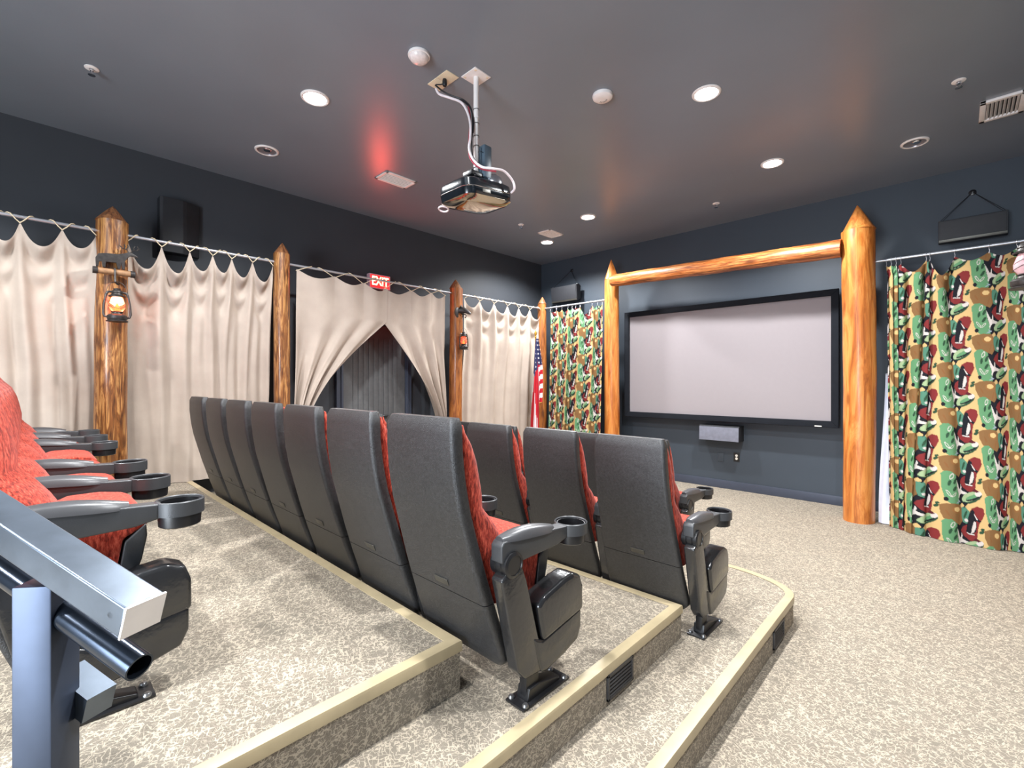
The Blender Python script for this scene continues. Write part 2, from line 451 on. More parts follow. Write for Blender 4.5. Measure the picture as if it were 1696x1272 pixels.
row(7, -.955, 2.437, Z1, .522, 'black-shelled red seat, lowest platform row', 'lowest platform seats')
row(5, -1.495, 3.62, 0, .52, 'black-shelled red seat, front row on the floor', 'front floor seats')
row(6, -1.80, .105, Z3, .515, 'red seat facing the camera, rear row at left', 'rear row seats', noarm=(3,))

# ------------------------------------------------------------ curtains
def mesh_grid(name, P, mat, parent=None, colors=None):
    nv, nu = P.shape[:2]
    me = bpy.data.meshes.new(name); me.vertices.add(nu*nv); me.vertices.foreach_set('co', P.reshape(-1))
    i = np.arange(nv*nu).reshape(nv, nu); q = np.stack([i[:-1, :-1], i[:-1, 1:], i[1:, 1:], i[1:, :-1]], -1).reshape(-1, 4)
    nf = len(q); me.loops.add(nf*4); me.loops.foreach_set('vertex_index', q.reshape(-1))
    me.polygons.add(nf); me.polygons.foreach_set('loop_start', np.arange(nf)*4); me.polygons.foreach_set('loop_total', np.full(nf, 4))
    me.update(calc_edges=True); me.validate(); me.polygons.foreach_set('use_smooth', [True]*nf)
    if colors is not None:
        a = me.color_attributes.new('print', 'FLOAT_COLOR', 'POINT'); a.data.foreach_set('color', colors.reshape(-1).astype(np.float32))
    me.materials.append(M[mat]); o = bpy.data.objects.new(name, me); COL.objects.link(o)
    if parent: o.parent = parent
    return o
def wob(x, y, seed, s=1.):
    r = np.random.RandomState(seed); out = 0
    for k in range(6):
        a, b, c, d = r.uniform(-1, 1, 4); out = out+np.sin(s*(x*(3+6*k*.6)*a*1.6+y*(1.2+1.5*k*.5)*b+c*6))*(.5/(k+1.5)); 
    return out
def canvas(peaks, sags, zrod, X0, along, nrm, zbot, label, lean=.15, seed=1, droop=.035, amp=.045, group=None, floorcurve=None):
    """peaks: coordinates along the rod (ends included); sags: drop of the top edge between peaks"""
    peaks = np.array(peaks, float); nu = 40*(len(peaks)-1)+1; nv = 130
    T = np.interp(np.linspace(0, len(peaks)-1, nu), np.arange(len(peaks)), peaks)
    PH = np.interp(T, peaks, np.arange(len(peaks)))
    seg = np.minimum(PH.astype(int), len(peaks)-2); fr = PH-seg
    sg = np.array(sags, float)[seg]*1.4
    top = zrod-droop-sg*(1-np.abs(2*fr-1)**2.1)
    w = np.linspace(0, 1, nv)**1.15
    TT, WW = np.meshgrid(T, w); PP = np.meshgrid(PH, w)[0]; FR = PP-np.minimum(PP.astype(int), len(peaks)-2)
    zb = np.full_like(T, zbot) if floorcurve is None else floorcurve(T)
    zb = zb+.004
    Z = top[None, :]*(1-WW)+zb[None, :]*WW
    D0 = (zrod-Z)
    drift = .22*np.sin(D0*1.1+seed)+.12*wob(TT*0, D0, seed)
    ph = PP+drift*smoothstep(D0/1.2)
    ridge = np.exp(-((np.mod(ph+.5, 1)-.5)/(.13+.10*smoothstep(D0/1.3)))**2)
    A = amp*smoothstep(D0/.25)
    disp = A*(ridge-.4)*(1-.45*smoothstep((D0-.8)/1.0))
    disp += A*.28*np.cos(2*PI*(1.6*ph+.2+.3*np.sin(seed+PP)))*smoothstep((D0-.35)/.6)
    disp += .042*wob(TT*.9, D0*.55, seed+9)*smoothstep(D0/.4)
    disp += .012*wob(TT*3.1, D0*2.2, seed+19)*smoothstep(D0/.3)
    cowl = np.sin(PI*FR)**2*(sg/.16)[None, :]
    for kk, (dd, aa) in enumerate(((.02, .055), (.20, .016))):
        q = D0-droop-sg[None, :]*(1-np.abs(2*FR-1)**2.1)*np.exp(-D0*.0)-dd
        disp += aa*cowl*np.exp(-(q/.07)**2)*(1 if kk == 0 else 1)
        disp -= .03*cowl*np.exp(-((q-.11)/.07)**2)
    out = disp-lean*WW
    lat = .02*wob(TT, D0, seed+4)*WW
    P = np.zeros((nv, nu, 3))
    P[..., 0] = X0[0]+along[0]*(TT+lat)+nrm[0]*out; P[..., 1] = X0[1]+along[1]*(TT+lat)+nrm[1]*out
    P[..., 2] = Z
    o = mesh_grid('canvas_curtain', P, 'canvas'); tag(o, label, 'curtain', group)
    o.location = (0, 0, 0)
    # lacing
    b = MB(); gap = np.diff(peaks).min()
    for i, p in enumerate(peaks):
        d = .32*gap
        base = Vector((X0[0]+along[0]*p+nrm[0]*.012, X0[1]+along[1]*p+nrm[1]*.012, zrod-droop-.012))
        for s in (-1, 1):
            if (i == 0 and s < 0) or (i == len(peaks)-1 and s > 0): continue
            up = Vector((X0[0]+along[0]*(p+s*d)+nrm[0]*.016, X0[1]+along[1]*(p+s*d)+nrm[1]*.016, zrod+.012))
            over = up+Vector((-nrm[0]*.032, -nrm[1]*.032, 0))+Vector((along[0], along[1], 0))*s*.03
            b.tube([base, (base+up)/2+Vector((0, 0, -.004)), up, (up+over)/2+Vector((0, 0, .008)), over], .0042, 6)
    b.obj('lacing_rope', 'rope', o)
    return o
ZR = 2.700   # rod height
XP = -5.12   # curtain line along the left wall
ypk = lambda us: [at_x(u, 400, XP).y for u in us]
yA = ypk([-75, -20, 33, 103, 160]); yB = ypk([211, 267.5, 314, 352, 383.5, 418, 452])
yD = ypk([768, 794, 817.7, 840, 858.6, 877, 896.4])
LW = dict(zrod=ZR, X0=(XP, 0), along=(0, 1), nrm=(1, 0))
canvas(yA, [.12, .12, .12, .10], label='beige canvas curtain at the left edge, left of the log post with the lantern', zbot=Z3, lean=.20, seed=3, **LW)
def fl(T):
    return np.where(T < 1.10, Z3, np.where(T < 2.29, Z2, np.where(T < 3.44, Z1, 0.)))
canvas(yB, [.17, .17, .13, .12, .13, .14], label='beige canvas curtain hanging from lacing between the lantern log post and the next post', zbot=Z3, lean=.22, seed=8, **LW)
canvas(yD, [.09, .12, .11, .12, .10, .12], label='beige canvas curtain beside the corner post with the flag in front', zbot=0, lean=.06, seed=12, amp=.05, **LW)
# door curtains, tied back
def tieback(ya, yb, side, gather, zg, meet_z, label, seed, peaksu):
    """ya..yb top extent along y; side=+1: free edge is at yb, gathers at ya"""
    nu, nv = 150, 120
    s = np.linspace(0, 1, nu); zt = ZR-.045
    pk = np.array(ypk(peaksu)); pkn = (pk-ya)/(yb-ya); pkn[0] = 0; pkn[-1] = 1; pkn = np.sort(pkn)
    PH = np.interp(s, pkn, np.arange(len(pkn))); seg = np.minimum(PH.astype(int), len(pkn)-2); fr = PH-seg
    top = zt-.065*np.sin(PI*fr)**1.2-.0
    if side > 0: top = top-.05*s**2
    else: top = top-.05*(1-s)**2
    w = np.linspace(0, 1, nv); SS, WW = np.meshgrid(s, w)
    zlow = .06; Z = top[None]*(1-WW)+zlow*WW
    if side > 0:
        fixed = ya; free_top = yb; g0, g1 = gather
    else:
        fixed = yb; free_top = ya; g0, g1 = gather
    # edges as functions of z
    k = np.clip((zt-Z)/(zt-zg), 0, 1); below = np.clip((zg-Z)/zg, 0, 1)
    km = np.clip((meet_z-Z)/(meet_z-zg), 0, 1)      # free edge stays until meeting point then sweeps
    sweep = 1-(1-km)**1.35
    if side > 0:
        lo = fixed+(g0-fixed)*k**1.5; hi = free_top+(g1-free_top)*sweep
    else:
        lo = free_top+(g0-free_top)*sweep; hi = fixed+(g1-fixed)*k**1.5
    lo, hi = (lo, hi+.16*below) if side > 0 else (lo-.16*below, hi)
    Y = lo+(hi-lo)*SS
    width = np.abs(hi-lo); comp = 1-width/abs(yb-ya)
    A = .012+.045*comp
    phs = PH[None, :]
    disp = A*np.cos(2*PI*(phs*1.15+.25*np.sin(WW*3+seed)))+.5*A*np.cos(2*PI*(phs*2.6+seed))*comp+.018*wob(SS*1.2, WW*2.5, seed)
    disp += .02*np.exp(-WW*8)*np.sin(PI*fr)[None, :]
    P = np.zeros((nv, nu, 3)); P[..., 0] = XP+disp-.06*WW; P[..., 1] = Y; P[..., 2] = Z
    if side > 0: P[..., 0] += .03
    o = mesh_grid('canvas_curtain', P, 'canvas'); tag(o, label, 'curtain')
    b = MB()
    for i, q in enumerate(pkn):
        yy = ya+(yb-ya)*q; base = Vector((XP+.014, yy, zt-.012-(.05*(q**2 if side > 0 else (1-q)**2))))
        for sd in (-1, 1):
            if (i == 0 and sd < 0) or (i == len(pkn)-1 and sd > 0): continue
            up = Vector((XP+.018, yy+sd*.16, ZR+.012)); over = up+Vector((-.034, sd*.03, 0))
            b.tube([base, (base+up)/2, up, (up+over)/2+Vector((0, 0, .008)), over], .0042, 6)
    b.obj('lacing_rope', 'rope', o)
    yc = (g0+g1)/2
    ring = [(XP-.03+.07*math.cos(a), yc+(abs(g1-g0)/2+.02)*math.sin(a), zg+.01*math.sin(3*a)) for a in np.linspace(0, 2*PI, 24)[:-1]]
    MB().tube(ring, .007, 6, True).obj('tieback_cord', 'rope', o)
    return o
pA = at_x(489, 444, XP); pM = at_x(637, 533, XP); pG0 = at_x(484, 672, XP); pG1 = at_x(513, 676, XP)
pB = at_x(737, 486, XP); pH0 = at_x(730, 690, XP); pH1 = at_x(742, 690, XP)
tieback(pA.y, pM.y+.03, 1, (pG0.y, pG1.y), pG1.z-.08, pM.z, 'beige canvas curtain swept to the left of the dark door', 2, [489, 553, 601, 642])
tieback(pM.y-.02, pB.y, -1, (pH0.y, pH1.y), pH1.z-.1, pM.z, 'beige canvas curtain swept to the right of the dark door', 5, [638, 680, 713, 737])

RPX, LPX = -.742, -3.79
# printed curtains ------------------------------------------------
def pip(px, py, poly):
    inside = np.zeros(px.shape, bool); n = len(poly)
    for i in range(n):
        x1, y1 = poly[i]; x2, y2 = poly[(i+1) % n]
        if y1 == y2: continue
        c = ((y1 > py) != (y2 > py)) & (px < (x2-x1)*(py-y1)/(y2-y1)+x1); inside ^= c
    return inside
def ell(cx, cy, rx, ry, ang=0, n=14):
    a = math.radians(ang)
    return [(cx+rx*math.cos(t)*math.cos(a)-ry*math.sin(t)*math.sin(a), cy+rx*math.cos(t)*math.sin(a)+ry*math.sin(t)*math.cos(a)) for t in np.linspace(0, 2*PI, n+1)[:-1]]
CR, BK, RD, GR, BR, TL, WH, DG, YL, MR = srgb(186, 156, 106), srgb(20, 20, 27), srgb(112, 38, 38), srgb(86, 130, 92), srgb(118, 86, 52), srgb(72, 116, 96), srgb(186, 178, 172), srgb(38, 66, 46), srgb(192, 162, 110), srgb(74, 24, 32)
SHAPES = [
 ([(630, 545), (700, 512), (765, 540), (825, 640), (850, 668), (752, 705), (728, 760), (708, 830), (640, 850), (622, 700)], BK),
 ([(1075, 690), (1110, 660), (1180, 690), (1190, 800), (1160, 880), (1090, 920), (1070, 820)], BK),
 ([(812, 460), (832, 412), (876, 390), (922, 398), (930, 440), (912, 480), (890, 515), (878, 560), (872, 620), (850, 658), (806, 654), (762, 628), (728, 592), (752, 560), (792, 540)], RD),
 ([(935, 690), (965, 660), (1000, 655), (1045, 665), (1048, 720), (1058, 760), (1060, 800), (1078, 850), (1082, 915), (1000, 918), (960, 890), (940, 800)], GR),
 ([(922, 565), (960, 548), (1020, 542), (1090, 550), (1122, 590), (1120, 670), (1085, 708), (1040, 690), (1000, 665), (950, 668), (928, 620)], BR),
 ([(1110, 570), (1150, 560), (1185, 590), (1195, 650), (1165, 690), (1125, 680), (1108, 630)], TL),
 # white bird
 ([(680, 572), (690, 590), (716, 640), (728, 648), (738, 608), (748, 628), (744, 652), (766, 660), (806, 668), (780, 684), (742, 680), (722, 690), (708, 718), (702, 706), (706, 684), (692, 645)], WH),
 # penguin
 ([(820, 432), (838, 418), (857, 432), (858, 462), (902, 498), (890, 509), (864, 497), (870, 530), (864, 575), (838, 608), (806, 612), (784, 594), (794, 540), (804, 480)], BK),
 ([(850, 500), (865, 512), (863, 548), (848, 586), (826, 600), (828, 570), (840, 530)], WH), ([(846, 446), (854, 450), (880, 492), (866, 488)], WH),
 ([(790, 598), (852, 604), (846, 612), (792, 606)], WH),
 # duck / fish
 (ell(832, 702, 92, 38, -24), DG), (ell(826, 694, 84, 32, -24), (srgb(140, 158, 120))), (ell(850, 700, 66, 16, -24), BK),
 (ell(846, 692, 62, 13, -24), GR), (ell(890, 664, 27, 20, -20), WH), ([(838, 652), (862, 628), (900, 648), (880, 656)], MR),
 ([(744, 742), (776, 742), (806, 748), (786, 772), (766, 792), (770, 766)], BK),
 # leaves
 (ell(1008, 706, 14, 26, 30), WH), (ell(1008, 706, 8, 19, 30), GR), (ell(1034, 742, 12, 26, 30), DG), (ell(990, 758, 11, 24, 20), DG),
 (ell(1030, 800, 12, 26, 40), DG), (ell(984, 838, 10, 30, -35), WH), (ell(984, 838, 5, 24, -35), GR), (ell(1024, 846, 9, 26, 50), WH), (ell(1024, 846, 5, 20, 50), GR), (ell(966, 884, 16, 16), BK),
 (ell(905, 578, 20, 12, -30), DG), (ell(912, 556, 16, 9, -20), DG),
 (ell(1050, 590, 46, 28), srgb(128, 88, 50)), (ell(1052, 586, 32, 19), YL), (ell(975, 620, 26, 7, 60), srgb(118, 80, 46)), (ell(1075, 655, 7, 34, 20), srgb(118, 80, 46)),
 (ell(1150, 620, 10, 34, 25), DG), (ell(1158, 662, 16, 12), WH),
 (ell(700, 745, 26, 5, -20), srgb(130, 140, 150)), (ell(708, 735, 20, 4, 30), srgb(130, 140, 150)),
]
def build_tile(N=300):
    s, t = np.meshgrid((np.arange(N)+.5)/N, (np.arange(N)+.5)/N)
    px = s*370; py = -s*215+t*370
    img = np.zeros((N, N, 4)); img[...] = CR
    for poly, c in SHAPES:
        xs = [p[0] for p in poly]; ys = [p[1] for p in poly]; m = np.zeros((N, N), bool)
        for i in range(-5, 1):
            for j in range(-8, 3):
                ox, oy = i*370, -i*215+j*370
                if max(xs)+ox < px.min() or min(xs)+ox > px.max() or max(ys)+oy < py.min() or min(ys)+oy > py.max(): continue
                m |= pip(px-ox, py-oy, poly)
        img[m] = c
    return img
TILE = build_tile(); TN = TILE.shape[0]
def print_color(U, V):
    """U metres along cloth, V metres down"""
    px = U/.00100; py = V/.00116
    s = px/370; t = (py+s*215)/370
    return TILE[(np.mod(t, 1)*TN).astype(int) % TN, (np.mod(s, 1)*TN).astype(int) % TN]
def printed(T, cloth, out_fn, X0y, ztop_fn, zbot, label, nv, u0=0.):
    """curtain on the screen side; T: x positions of columns, cloth: metres of cloth per column, out_fn(D) displacement toward the room"""
    pass
YP = 6.10
def printed_curtain(knots, label, dens, zbot, seed, bottom, ybot, u0, lining=False):
    """knots: list (x_top, sag to next, pleats to next); bottom: x positions at the hem"""
    xs = [k[0] for k in knots]; cols = []
    for i in range(len(knots)-1):
        x0, sg, pl, L = knots[i]; x1 = xs[i+1]; n = max(8, int(L/dens))
        for k in range(n):
            f = k/n; cols.append((x0+(x1-x0)*f, sg*(1-abs(2*f-1)**1.7), L/n, pl, f, i))
    cols.append((xs[-1], 0, 0, 0, 0, len(knots)-2))
    c = np.array(cols); nu = len(c); U = np.concatenate([[0], np.cumsum(c[:-1, 2])])+u0
    nv = int(2.75/.0052); w = np.linspace(0, 1, nv)
    top = ZR-.055-c[:, 1]
    phase = np.zeros(nu); ph = 0
    for j in range(nu):
        phase[j] = ph; ph += c[j, 3]*(1/ max(1, (c[:, 5] == c[j, 5]).sum()))
    xb = np.interp(np.arange(nu)/(nu-1.), np.linspace(0, 1, len(bottom)), bottom); yb = np.interp(np.arange(nu)/(nu-1.), np.linspace(0, 1, len(ybot)), ybot)
    WW = w[:, None]; Z = top[None]*(1-WW)+(zbot+.004)*WW
    e = smoothstep(WW)
    X = c[:, 0][None]*(1-e)+xb[None]*e; Y = YP*(1-e)+yb[None]*e
    pa = phase[None]+.08*np.sin(WW*3+seed)
    A = (.030+.012*WW)*smoothstep(WW/.04)*np.clip(c[:, 3][None]*.5, .35, 1.15)
    fold = np.cos(2*PI*pa)
    Y = Y-A*fold-.018*wob(X*1.2, Z, seed)*smoothstep(WW/.1)-.03*(c[:, 1]/.2)[None]*np.exp(-WW*14)
    X = X+.012*np.sin(2*PI*pa+1.)*smoothstep(WW/.05)
    P = np.stack([X, Y, Z+0*X], -1)
    V = (ZR-Z)
    colr = print_color(np.broadcast_to(U[None], Z.shape), V)
    o = mesh_grid('printed_curtain', P, 'printed_cloth', None, colr); tag(o, label, 'curtain', 'wildlife print curtains')
    b = MB()
    for x in xs:
        b.tube([(x, YP+.019*math.cos(a), ZR-.006+.021*math.sin(a)) for a in np.linspace(0, 2*PI, 15)[:-1]], .0028, 6, True)
        b.tube([(x, YP-.004, ZR-.026), (x+.004, YP-.012, ZR-.045), (x, YP-.014, ZR-.07)], .002, 5)
    b.obj('hook_ring', 'rod_steel', o)
    return o
rx = lambda u: at_y(u, 420, YP).x
pr = printed_curtain([(rx(1468), .02, 1, .10), (rx(1476), .02, 1, .11), (rx(1484), .02, 1, .10), (rx(1492), .10, 1.5, .30), (rx(1534), .02, 1, .12), (rx(1540), .17, 1.2, .34), (rx(1581), .06, .5, .30), (rx(1638), .05, .5, .28), (rx(1684), .03, .5, .20), (.43, 0, 0, 0)],
    'bright wildlife print curtain of ducks and leaves, right of the tall log post', .0044, 0, 3, [-.50, -.40, -.30, -.02,   .20, .33, .42], [6.02, 5.95, 5.84, 5.80, 5.78, 5.82, 5.86], .1)
# white lining peeking out
lx0, lx1 = at_y(1456, 640, 6.15).x, at_y(1480, 640, 6.15).x
nz = 60; L = np.zeros((nz, 14, 3))
for i in range(nz):
    f = i/(nz-1.); z = 1.62*(1-f)+.006*f
    xa = -.53-.055*smoothstep(f*1.1)+(.10 if f < .05 else 0); xb_ = -.44
    for j in range(14):
        g = j/13.; L[i, j] = (xa*(1-g)+xb_*g, 6.13-.05*f-.012*math.cos(g*9+f*4)-.04*smoothstep((f-.8)*5)*g, z)
mesh_grid('curtain_lining', L, 'lining', pr)['label'] = 'white lining showing behind the print'
lxs = [rx(u) for u in (912, 922, 931, 941, 948, 954, 961, 981, 990, 1000)]
printed_curtain([(lxs[0]-.0, .03, 1, .2), (lxs[1], .04, 1, .2), (lxs[2], .05, 1, .24), (lxs[3], .03, 1, .14), (lxs[4], .02, 1, .12), (lxs[5], .02, 1, .12), (lxs[6], .13, 1, .32), (lxs[7], .05, 1, .2), (lxs[8], .03, 1, .18), (LPX-.128, 0, 0, 0)],
    'wildlife print curtain between the corner post and the left screen post', .0085, 0, 6, [lxs[0]+.01, lxs[4], LPX-.09], [6.02, 6.0, 5.96], .3)
# canvas curtain along the right wall (only its far edge shows)
canvas([3.95, 4.25, 4.6, 4.95, 5.3, 5.6, 5.86], [.12]*6, ZR, (.475, 0), (0, 1), (-1, 0), 0, 'pale canvas curtain at the right edge beyond the printed curtain', lean=-.03, seed=21, amp=.03)

# rods
def rod(a, b, label):
    o = MB().tube([a, b], .0135, 14).obj('curtain_rod', 'rod_steel'); tag(o, label, 'curtain rod', 'curtain rods')
PY = [at_x(185, 400, XP).y, at_x(466.5, 450, XP).y, at_x(755, 500, XP).y, at_x(904, 500, XP).y]
rod((XP, PY[0]-1.3, ZR), (XP, PY[0]-.09, ZR), 'steel curtain rod left of the lantern post')
rod((XP, PY[0]+.09, ZR), (XP, PY[1]-.07, ZR), 'steel curtain rod between the lantern post and the next post')
rod((XP, PY[1]+.07, ZR), (XP, PY[2]-.08, ZR), 'steel curtain rod over the dark door')
rod((XP, PY[2]+.08, ZR), (XP, PY[3]-.06, ZR), 'steel curtain rod leading to the corner post')
CX = XP+.0
rod((CX+.07, YP, ZR), (LPX-.09, YP, ZR), 'steel curtain rod between corner post and screen post')
rod((RPX+.135, YP, ZR), (.46, YP, ZR), 'steel curtain rod above the right printed curtain')
rod((.475, YP-.02, ZR), (.475, 3.93, ZR), 'steel curtain rod along the right wall')

# ------------------------------------------------------------ log posts
def post(x, y, z0, ztip, r, cone, mat, label, seed, sides=6, rb=None, rot=0):
    t = np.random.RandomState(seed); seg = 30; rings = []
    nz = 26; zs = list(np.linspace(0, ztip-z0-cone, nz)); rb = rb or r
    ph = t.uniform(0, 6, 6)
    for i, z in enumerate(zs):
        f = i/(nz-1.); rr = rb+(r-rb)*f; ring = []
        dx = .006*math.sin(z*1.7+ph[0]); dy = .006*math.sin(z*1.3+ph[1])
        for k in range(seg):
            a = 2*PI*k/seg; q = rr*(1+.03*math.sin(2*a+ph[2]+z*.4)+.018*math.sin(5*a+z*1.2+ph[3])+.012*math.sin(9*z+3*a+ph[4]))
            ring.append((dx+q*math.cos(a), dy+q*math.sin(a), z))
        rings.append(ring)
    H = ztip-z0; top = rings[-1]
    tipx, tipy = .1*r*math.cos(ph[5]), .1*r*math.sin(ph[5])
    body_pts = rings
    tips = []
    for j, f in enumerate((.0, .12, .33, .6, .85, .97, 1.0)):
        ring = []
        for k in range(seg):
            a = 2*PI*k/seg+rot; s_ = 2*PI/sides; am = (a % s_)-s_/2
            flat = math.cos(s_/2)/math.cos(am)
            fac = (1-f)**.82*(1+(flat-1)*.55*min(1, f*1.1)) if f < 1 else .001
            q = r*max(fac, .02)
            a2 = 2*PI*k/seg
            ring.append((top[0][0]*0+tipx*f+q*math.cos(a2), tipy*f+q*math.sin(a2), H-cone+cone*f))
        tips.append(ring)
    o = thing('log_post', (x, y, z0), label, 'log post', 'log posts')
    MB().loft(rings).obj('shaft', mat, o, angle=60)
    MB().loft(tips).obj('pointed_tip', 'log_tip' if mat != 'log_honey' else 'log_honey', o, angle=24)
    return o
def tipz(u, v, x): return at_x(u, v, x).z
post(XP, PY[0], Z3, at_x(185, 342, XP).z, .108, .13, 'log_brown', 'brown log post at left carrying the moose bracket and lantern', 1)
post(XP, PY[1], Z2, at_x(466, 402, XP).z, .078, .12, 'log_brown', 'rough brown log post left of the dark door', 2)
post(XP, PY[2], 0, at_x(754, 463, XP).z, .094, .13, 'log_rust', 'reddish brown log post right of the door with a small lantern', 3)
post(XP+.0, YP+.0, 0, at_x(904, 493, XP).z, .072, .12, 'log_rust', 'slim rust coloured log post in the corner by the flag', 4, rb=.08)
post(LPX, 6.16, 0, at_y(1013, 430, 6.16).z, .108, .30, 'log_honey', 'honey coloured log post left of the projection screen', 5, sides=4, rb=.112)
post(RPX, 6.03, 0, at_y(1422, 340, 6.03).z, .145, .27, 'log_honey', 'tall thick honey coloured log post right of the projection screen', 6, sides=4, rb=.140, rot=.5)
post(.56, 3.86, 0, 2.95, .1, .13, 'log_brown', 'brown log post at the right wall', 7)
# beam
a = at_y(1019, 466, 6.02); c_ = at_y(1400, 414.5, 6.06)
d = (c_-a); n = 30; rings = []
for i in range(n):
    f = i/(n-1.); r = .088+.006*f; ring = []
    if i == 0: r *= .86
    for k in range(24):
        an = 2*PI*k/24; q = r*(1+.03*math.sin(3*an+f*4)+.03*math.sin(f*31+an)+.015*math.sin(f*57+4*an)); ring.append((f*d.length, q*math.cos(an), q*math.sin(an)))
    rings.append(ring)
o = MB().loft(rings).obj('log_beam', 'log_beam', angle=60); o.location = (a.x-.02, 5.955, a.z); o.rotation_euler = (0, -math.atan2(d.z, d.x), 0)
tag(o, 'horizontal honey log beam above the projection screen', 'beam')

# ------------------------------------------------------------ projection screen
yS = 6.46
x0, x1, zt, zb_ = at_y(1036, 600, yS).x, at_y(1390, 600, yS).x, at_y(1390, 478, yS).z, at_y(1390, 709, yS).z
t_ = thing('projection_screen', ((x0+x1)/2, yS, (zt+zb_)/2), 'large wall mounted projection screen in a black velvet frame', 'projection screen')
hw, hh, fw = (x1-x0)/2, (zt-zb_)/2, .075
MB().box((0, .012, 0), (2*hw-.02, .01, 2*hh-.02)).obj('screen_surface', 'screen_fabric', t_, smooth=False)
b = MB()
for s in (-1, 1):
    b.prism([(-hw, s*hh), (hw, s*hh), (hw-fw, s*(hh-fw)), (-hw+fw, s*(hh-fw))], -.035, .0, 'y', .004)
    b.prism([(s*hw, -hh), (s*hw, hh), (s*(hw-fw), hh-fw), (s*(hw-fw), -hh+fw)], -.035, .0, 'y', .004)
b.obj('frame', 'screen_frame', t_, angle=30)
MB().box((hw-.20, -.0365, -hh+.012), (.07, .002, .013)).obj('maker_badge', 'outlet_white', t_)
b = MB()
for s in (-1, 1): b.box((s*hw*.7, .085, 0), (.05, .13, .05)); 
b.obj('wall_bracket', 'black_metal', t_)

# ------------------------------------------------------------ speakers
# left wall speaker: curved front
p = at_x(299, 370, XL+.1); pl = at_x(262, 370, XL+.02); pr_ = at_x(335, 370, XL+.02)
t_ = thing('wall_speaker', (XL+.001, p.y, p.z-.02), 'dark curved speaker on the left wall above the curtain rod', 'speaker', 'dark wall speakers')
wv = (pr_.y-pl.y)/2*.93; prof = [(0, -wv), (.115, -wv), (.125, -wv*.85), (.125, wv*.1), (.11, wv*.3), (.04, wv), (0, wv)]
MB().prism(prof, -.28, .24, 'z', .006).obj('cabinet', 'speaker_dark', t_, angle=30)
# hung speakers
def hung(u0, u1, vt0, vt1, vb0, vb1, y, label, apex_u, apex_v, group='hanging speakers'):
    A = at_y(u0, vt0, y); B = at_y(u1, vt1, y); Cc = at_y(u0, vb0, y); w = B.x-A.x; h = A.z-Cc.z
    t = thing('hanging_speaker', ((A.x+B.x)/2, y, (A.z+Cc.z)/2), label, 'speaker', group)
    prof = [(0.0, -h/2), (-.035, h/2), (.05, h/2+.018), (.10, h/2-.01), (.10, -h/2+.05), (.04, -h/2-.005)]
    c = MB().prism(prof, -w/2, w/2, 'x', .006).obj('cabinet', 'speaker_dark', t, angle=30)
    MB().prism([(-.004, -h/2+.03), (-.036, h/2-.012), (-.042, h/2-.012), (-.010, -h/2+.03)], -w/2+.012, w/2-.012, 'x', .002).obj('grille', 'speaker_dark', c)
    MB().prism([(-.004, -h/2+.004), (-.009, -h/2+.028), (-.015, -h/2+.028), (-.008, -h/2+.004)], -w/2+.004, w/2-.004, 'x', .001).obj('trim_strip', 'plate_metal', c)
    b = MB(); ax = at_y(apex_u, apex_v, YS-.02); ap = Vector((ax.x, YS-.018-y, ax.z-t.location.z))
    ap.x = 0 if group is None else ax.x-t.location.x
    for s in (-1, 1):
        for o2 in (0, .02):
            b.tube([(s*(w/2-.012-o2), .02, h/2+.012), ap], .0022, 5)
    b.obj('hanging_cord', 'cable_black', t)
    MB().lathe([(.0, 0), (.03, 0), (.028, .008), (.010, .014), (.008, .03), (0, .032)], 16, Matrix.Translation(ap+Vector((0, .016, 0))) @ Matrix.Rotation(PI/2, 4, 'X')).obj('wall_hook', 'black_metal', t)
    b = MB()
    for s in (-1, 1): b.lathe([(.007, 0), (.006, .005), (0, .006)], 10, Matrix.Translation((s*(w/2-.012), .02, h/2+.012)))
    b.obj('screw_eye', 'chrome', t)
    return t
hung(1554, 1670, 369, 350, 404, 386, 6.42, 'dark speaker hung on a cord upper right above the printed curtain', 1611, 318)
hung(914, 956, 478, 471, 503, 496, 6.40, 'small dark speaker hung on a cord between corner and left screen post', 946, 448)
A = at_y(1158, 703, 6.42); B = at_y(1224, 733, 6.42)
t_ = thing('center_speaker', ((A.x+B.x)/2, 6.42, (A.z+B.z)/2), 'grey wedge speaker mounted under the projection screen', 'speaker')
w, h = B.x-A.x, A.z-B.z
MB().prism([(.0, -h/2), (-.0, h/2-.01), (.02, h/2), (.19, h/2), (.19, -h/2)], -w/2, w/2, 'x', .006).obj('cabinet', 'speaker_dark', t_, angle=30)
MB().prism([(-.012, -h/2+.003), (-.004, h/2-.018), (-.001, h/2-.018), (-.001, -h/2+.003)], -w/2+.004, w/2-.004, 'x', .001).obj('grille', 'speaker_grey', t_)

# outlets
p = at_y(1220, 757, YS-.004); t_ = thing('wall_outlet', (p.x, YS, p.z), 'dark outlet plate with white sockets under the screen', 'outlet')
MB().box((0, -.004, 0), (.075, .008, .12), .003).obj('cover_plate', 'outlet_plate', t_)
b = MB()
for s in (-1, 1): b.lathe([(.017, 0), (.017, .004), (0, .004)], 20, Matrix.Translation((0, -.008, s*.02)) @ Matrix.Rotation(PI/2, 4, 'X'))
b.obj('socket', 'outlet_white', t_)
p = at_y(1194, 757, YS-.004); o = MB().box((0, -.004, 0), (.075, .008, .12), .003).obj('blank_plate', 'wall_blue_paint'); o.location = (p.x, YS, p.z)
tag(o, 'blank painted cover plate left of the outlet', 'cover plate')

